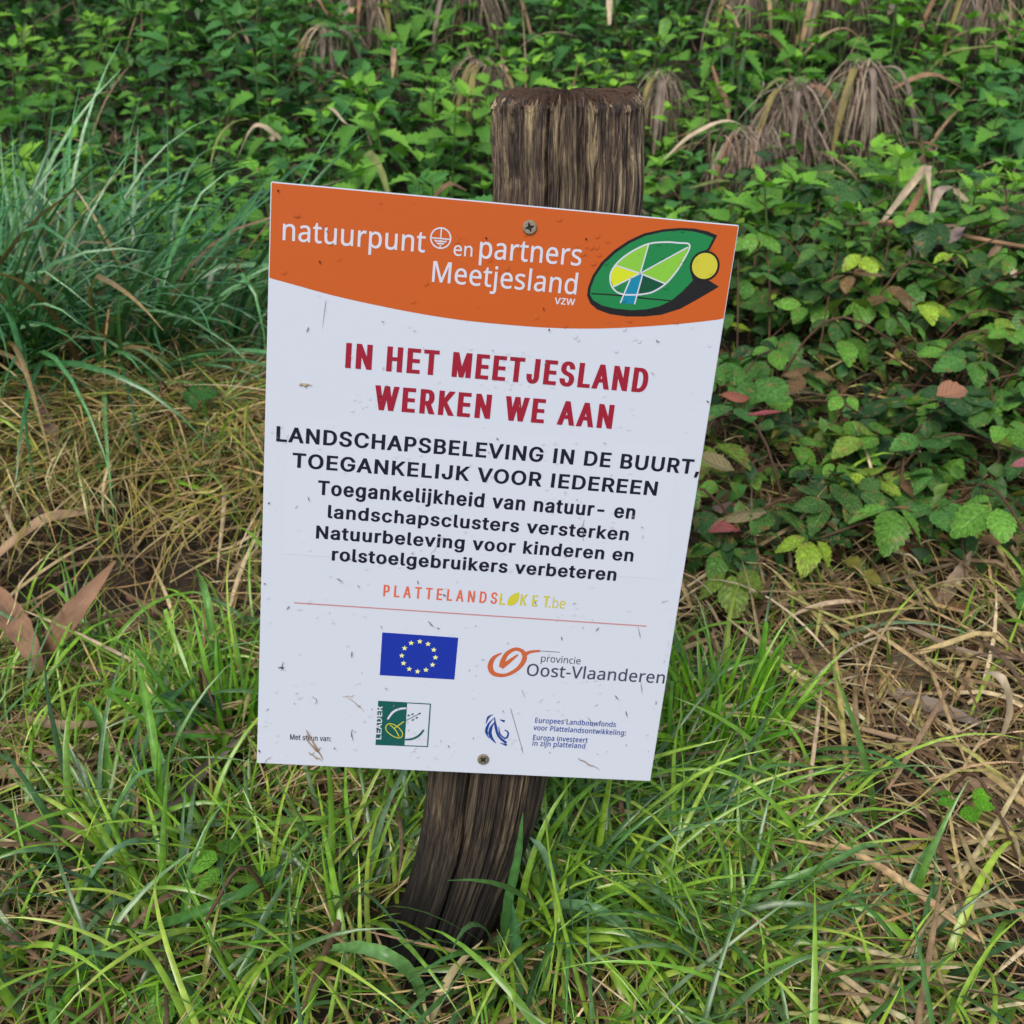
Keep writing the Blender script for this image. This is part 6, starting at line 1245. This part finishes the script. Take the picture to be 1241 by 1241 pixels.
# litter that nobody could count
n = 2600
xy = sample_area(n, lambda x, y: .15 + .85 * sstep(.1, .3, x) * sstep(.9, 1.1, y) * sstep(1.9, 1.6, y) + .5 * np.exp(-((x + .5) / .2) ** 2 - ((y - 1.18) / .12) ** 2), -1.1, 1.2, .45, 2.2)
V, Q, Cc, UV = leaf_cloud(len(xy), on_ground(xy, .008) + np.stack([0 * xy[:, 0], 0 * xy[:, 0], U(0, .012, len(xy))], -1), U(.012, .04, len(xy)), DEADB + [(.20, .10, .06), (.13, .12, .06)], None, .25)
tag(link('leaf_litter', np_mesh('leaf_litter', V, Q, col=Cc, uv=UV), M_STRAW), 'scraps of brown dead leaves on the dark soil', 'leaf litter', kind='stuff')

# ------------------------------------------------------------------ rain drops and clippings on the panel
def drops():
    V, Q = [], []; off = 0
    nr, na = 4, 10
    g = np.random.default_rng(5)
    N_ = 480
    ctrs = []
    cl = [(g.uniform(0, PW), -g.uniform(.0, PH) * 1) for _ in range(46)]
    for k in range(N_):
        if g.random() < .55:
            c = cl[g.integers(len(cl))]; x, y = c[0] + g.normal(0, .007), c[1] + g.normal(0, .005)
        else: x, y = g.uniform(0, PW), -g.uniform(0, PH)
        if not (.003 < x < PW - .003 and -PH + .003 < y < -.003): continue
        r = g.uniform(.0005, .0013) if y < -.09 else g.uniform(.0006, .0019)
        for j in range(nr):
            ph = j / (nr) * pi / 2
            for i in range(na):
                a = 2 * pi * i / na
                rr = r * cos(ph) * (1 + .12 * sin(2 * a + k))
                V.append((x + rr * cos(a), y + rr * sin(a), .00048 + r * .32 * sin(ph)))
        V.append((x, y, .00048 + r * .34))
        for j in range(nr - 1):
            for i in range(na):
                i2 = (i + 1) % na; Q.append((off + j * na + i, off + j * na + i2, off + (j + 1) * na + i2, off + (j + 1) * na + i))
        off += nr * na + 1
        for i in range(0, na, 2):
            Q.append((off - 1 - na + i, off - 1 - na + i + 1, off - 1 - na + (i + 2) % na, off - 1))
    return np_mesh('raindrops', np.array(V), Q)
m, t, b = new_mat('water_drop')
b.inputs['Roughness'].default_value = .03; b.inputs['Base Color'].default_value = (.9, .93, 1, 1)
tp = t.nodes.new('ShaderNodeBsdfTransparent'); fr_ = t.nodes.new('ShaderNodeFresnel'); fr_.inputs['IOR'].default_value = 1.18
gl_ = t.nodes.new('ShaderNodeBsdfGlossy'); gl_.inputs['Roughness'].default_value = .05
mx_ = t.nodes.new('ShaderNodeMixShader'); t.links.new(fr_.outputs[0], mx_.inputs[0]); t.links.new(tp.outputs[0], mx_.inputs[1]); t.links.new(gl_.outputs[0], mx_.inputs[2])
t.links.new(mx_.outputs[0], t.nodes['Material Output'].inputs['Surface'])
o = link('raindrops', drops(), m); o.matrix_world = PANEL_W
tag(o, 'small raindrops standing on the face of the panel', 'raindrops', kind='stuff')

def clip(pts, w, c):
    """a scrap lying on the panel; pts panel metres"""
    C_ = np.array([(p[0], p[1], .0009 + .0009 * sin(k * 1.7)) for k, p in enumerate(catmull(pts, 8))]); m = len(C_)
    T_2 = np.gradient(C_, axis=0); sd = np.stack([-T_2[:, 1], T_2[:, 0], 0 * T_2[:, 0]], -1); sd /= np.linalg.norm(sd, axis=1)[:, None] + 1e-9
    wd = w * np.sin(np.linspace(.35, pi - .25, m))[:, None] / 2
    V = np.stack([C_ - sd * wd, C_ + np.array([0, 0, w * .3]), C_ + sd * wd], 1).reshape(-1, 3)
    i = np.arange(m - 1)[:, None] * 3
    q = np.concatenate([np.concatenate([i, i + 1, i + 4, i + 3], 1), np.concatenate([i + 1, i + 2, i + 5, i + 4], 1)])
    return V, q, np.tile(np.array(c, float), (len(V), 1)), np.zeros((len(V), 2))
CL = [([(0.035165, -0.386584), (0.042282, -0.400191), (0.048134, -0.410483)], .0016, (.30, .21, .14)), ([(0.034783, -0.392888), (0.043018, -0.403678), (0.046533, -0.400659)], .0012, (.34, .25, .17)), ([(0.037635, -0.405389), (0.042627, -0.409364), (0.047584, -0.411936)], .0013, (.36, .27, .18)),
      ([(0.060295, -0.35687), (0.066263, -0.356857), (0.069191, -0.35566)], .0006, (.40, .32, .22)), ([(0.063897, -0.357339), (0.070756, -0.363094), (0.076422, -0.368268)], .0006, (.36, .29, .22)), ([(0.068774, -0.383974), (0.068407, -0.388889), (0.069854, -0.393722)], .0007, (.16, .08, .05)),
      ([(0.238563, -0.39934), (0.246693, -0.403966), (0.256085, -0.408186)], .0009, (.25, .17, .15)), ([(0.017132, -0.331228), (0.016368, -0.335265), (0.015875, -0.33863)], .0005, (.06, .05, .05)), ([(0.013464, -0.336109), (0.016405, -0.336595), (0.017555, -0.335858)], .0012, (.05, .05, .05)),
      ([(0.036701, -0.06991), (0.036371, -0.074721), (0.035066, -0.088227)], .0003, (.10, .10, .12)), ([(0.026357, -0.088415), (0.025888, -0.090071), (0.025154, -0.091751)], .0006, (.06, .06, .07)), ([(0.021277, -0.126617), (0.025041, -0.126873), (0.029324, -0.12653)], .0022, (.45, .38, .28)),
      ([(0.219515, -0.211383), (0.220822, -0.21749), (0.222135, -0.223631)], .0005, (.10, .09, .09)), ([(0.220742, -0.206974), (0.220457, -0.214412)], .0003, (.12, .1, .1)), ([(0.123855, -0.227438), (0.118826, -0.237095), (0.116231, -0.241017)], .0003, (.25, .22, .2)),
      ([(0.052043, -0.263931), (0.053799, -0.264758), (0.056173, -0.266494)], .0006, (.12, .12, .13)), ([(0.066583, -0.267692), (0.068434, -0.270108)], .0004, (.2, .2, .2)), ([(0.020202, -0.287347), (0.018271, -0.290038)], .0007, (.08, .08, .09)),
      ([(0.118178, -0.292582), (0.120124, -0.295069), (0.122028, -0.296909)], .0007, (.12, .11, .12)), ([(0.284477, -0.267336), (0.285537, -0.266285), (0.28909, -0.265724)], .0004, (.15, .15, .16)), ([(0.239397, -0.292666), (0.241476, -0.289881)], .0007, (.10, .09, .10)),
      ([(0.26967, -0.287404), (0.271683, -0.293261), (0.27274, -0.296533)], .0004, (.08, .08, .10)), ([(0.214738, -0.29889), (0.215633, -0.301494)], .0007, (.05, .05, .07)), ([(0.065387, -0.320265), (0.065317, -0.324915)], .0007, (.12, .05, .05)),
      ([(0.038329, -0.358175), (0.040777, -0.360074), (0.042067, -0.362729), (0.040361, -0.364882)], .0004, (.10, .09, .1)), ([(0.19032, -0.343638), (0.193438, -0.350341)], .0003, (.2, .18, .2)), ([(0.259973, -0.344313), (0.262884, -0.347614)], .0008, (.12, .12, .15)),
      ([(0.277909, -0.332178), (0.280145, -0.341724)], .0004, (.16, .06, .06)), ([(0.241844, -0.363529), (0.245615, -0.368947), (0.247198, -0.371684)], .0005, (.2, .15, .14)), ([(0.269718, -0.356994), (0.271605, -0.361806)], .0007, (.10, .09, .11)),
      ([(0.223714, -0.368092), (0.226643, -0.366516)], .0005, (.3, .22, .18)), ([(0.000879, -0.405306), (0.002123, -0.40735)], .0009, (.08, .05, .05)), ([(0.00533, -0.416371), (0.00826, -0.412665), (0.010633, -0.411119)], .0006, (.35, .28, .2)),
      ([(0.004153, -0.004816), (0.005164, -0.004873)], .0013, (.09, .03, .02)), ([(0.198664, -0.016781), (0.199782, -0.017202)], .0010, (.04, .02, .02)), ([(0.135278, -0.021616), (0.135944, -0.022588)], .0011, (.05, .02, .015)), ([(0.031548, -0.045202), (0.032145, -0.047223)], .0009, (.09, .03, .02)),
      ([(0.035442, -0.026375), (0.035638, -0.027376)], .0006, (.1, .03, .02)), ([(0.176421, -0.062873), (0.177454, -0.064945)], .0006, (.10, .03, .02)), ([(0.181692, -0.076543), (0.182079, -0.077605)], .001, (.05, .05, .05)), ([(0.003503, -0.211716), (0.004588, -0.210739)], .0009, (.04, .04, .05)),
      ([(0.002074, -0.271402), (0.002925, -0.271345)], .0010, (.06, .06, .06)), ([(0.108428, -0.261699), (0.108947, -0.264206)], .0006, (.06, .06, .07)), ([(0.029928, -0.204407), (0.031165, -0.207907)], .0005, (.12, .12, .14)), ([(0.293578, -0.116273), (0.29545, -0.117278)], .0008, (.08, .08, .1)),
      ([(0.153971, -0.153517), (0.155722, -0.154257)], .0007, (.1, .1, .1)), ([(0.126887, -0.27131), (0.128998, -0.272132)], .0011, (.10, .12, .09))]
parts = [clip(*q) for q in CL]
g = np.random.default_rng(9)
for k in range(75):
    x, y = g.uniform(.004, PW - .004), -PH * (g.uniform(.02, .99) ** .6)
    y = min(max(y, -PH + .004), -.004)
    a = g.normal(-.5, 1.1); L = g.uniform(.0006, .0032); sh = g.uniform(.08, .45)
    parts.append(clip([(x, y), (x + L * .5 * cos(a), y + L * .5 * sin(a)), (x + L * cos(a + .5), y + L * sin(a + .5))], g.uniform(.0002, .0006), (sh, sh * .93, sh * .92)))
V, Q, Cc, UV = merge(parts)
o = link('grass_clippings', np_mesh('grass_clippings', V, Q, col=Cc, uv=UV), M_STRAW); o.matrix_world = PANEL_W
tag(o, 'bits of grass cuttings and dirt stuck on the panel', 'grass clippings', kind='stuff')
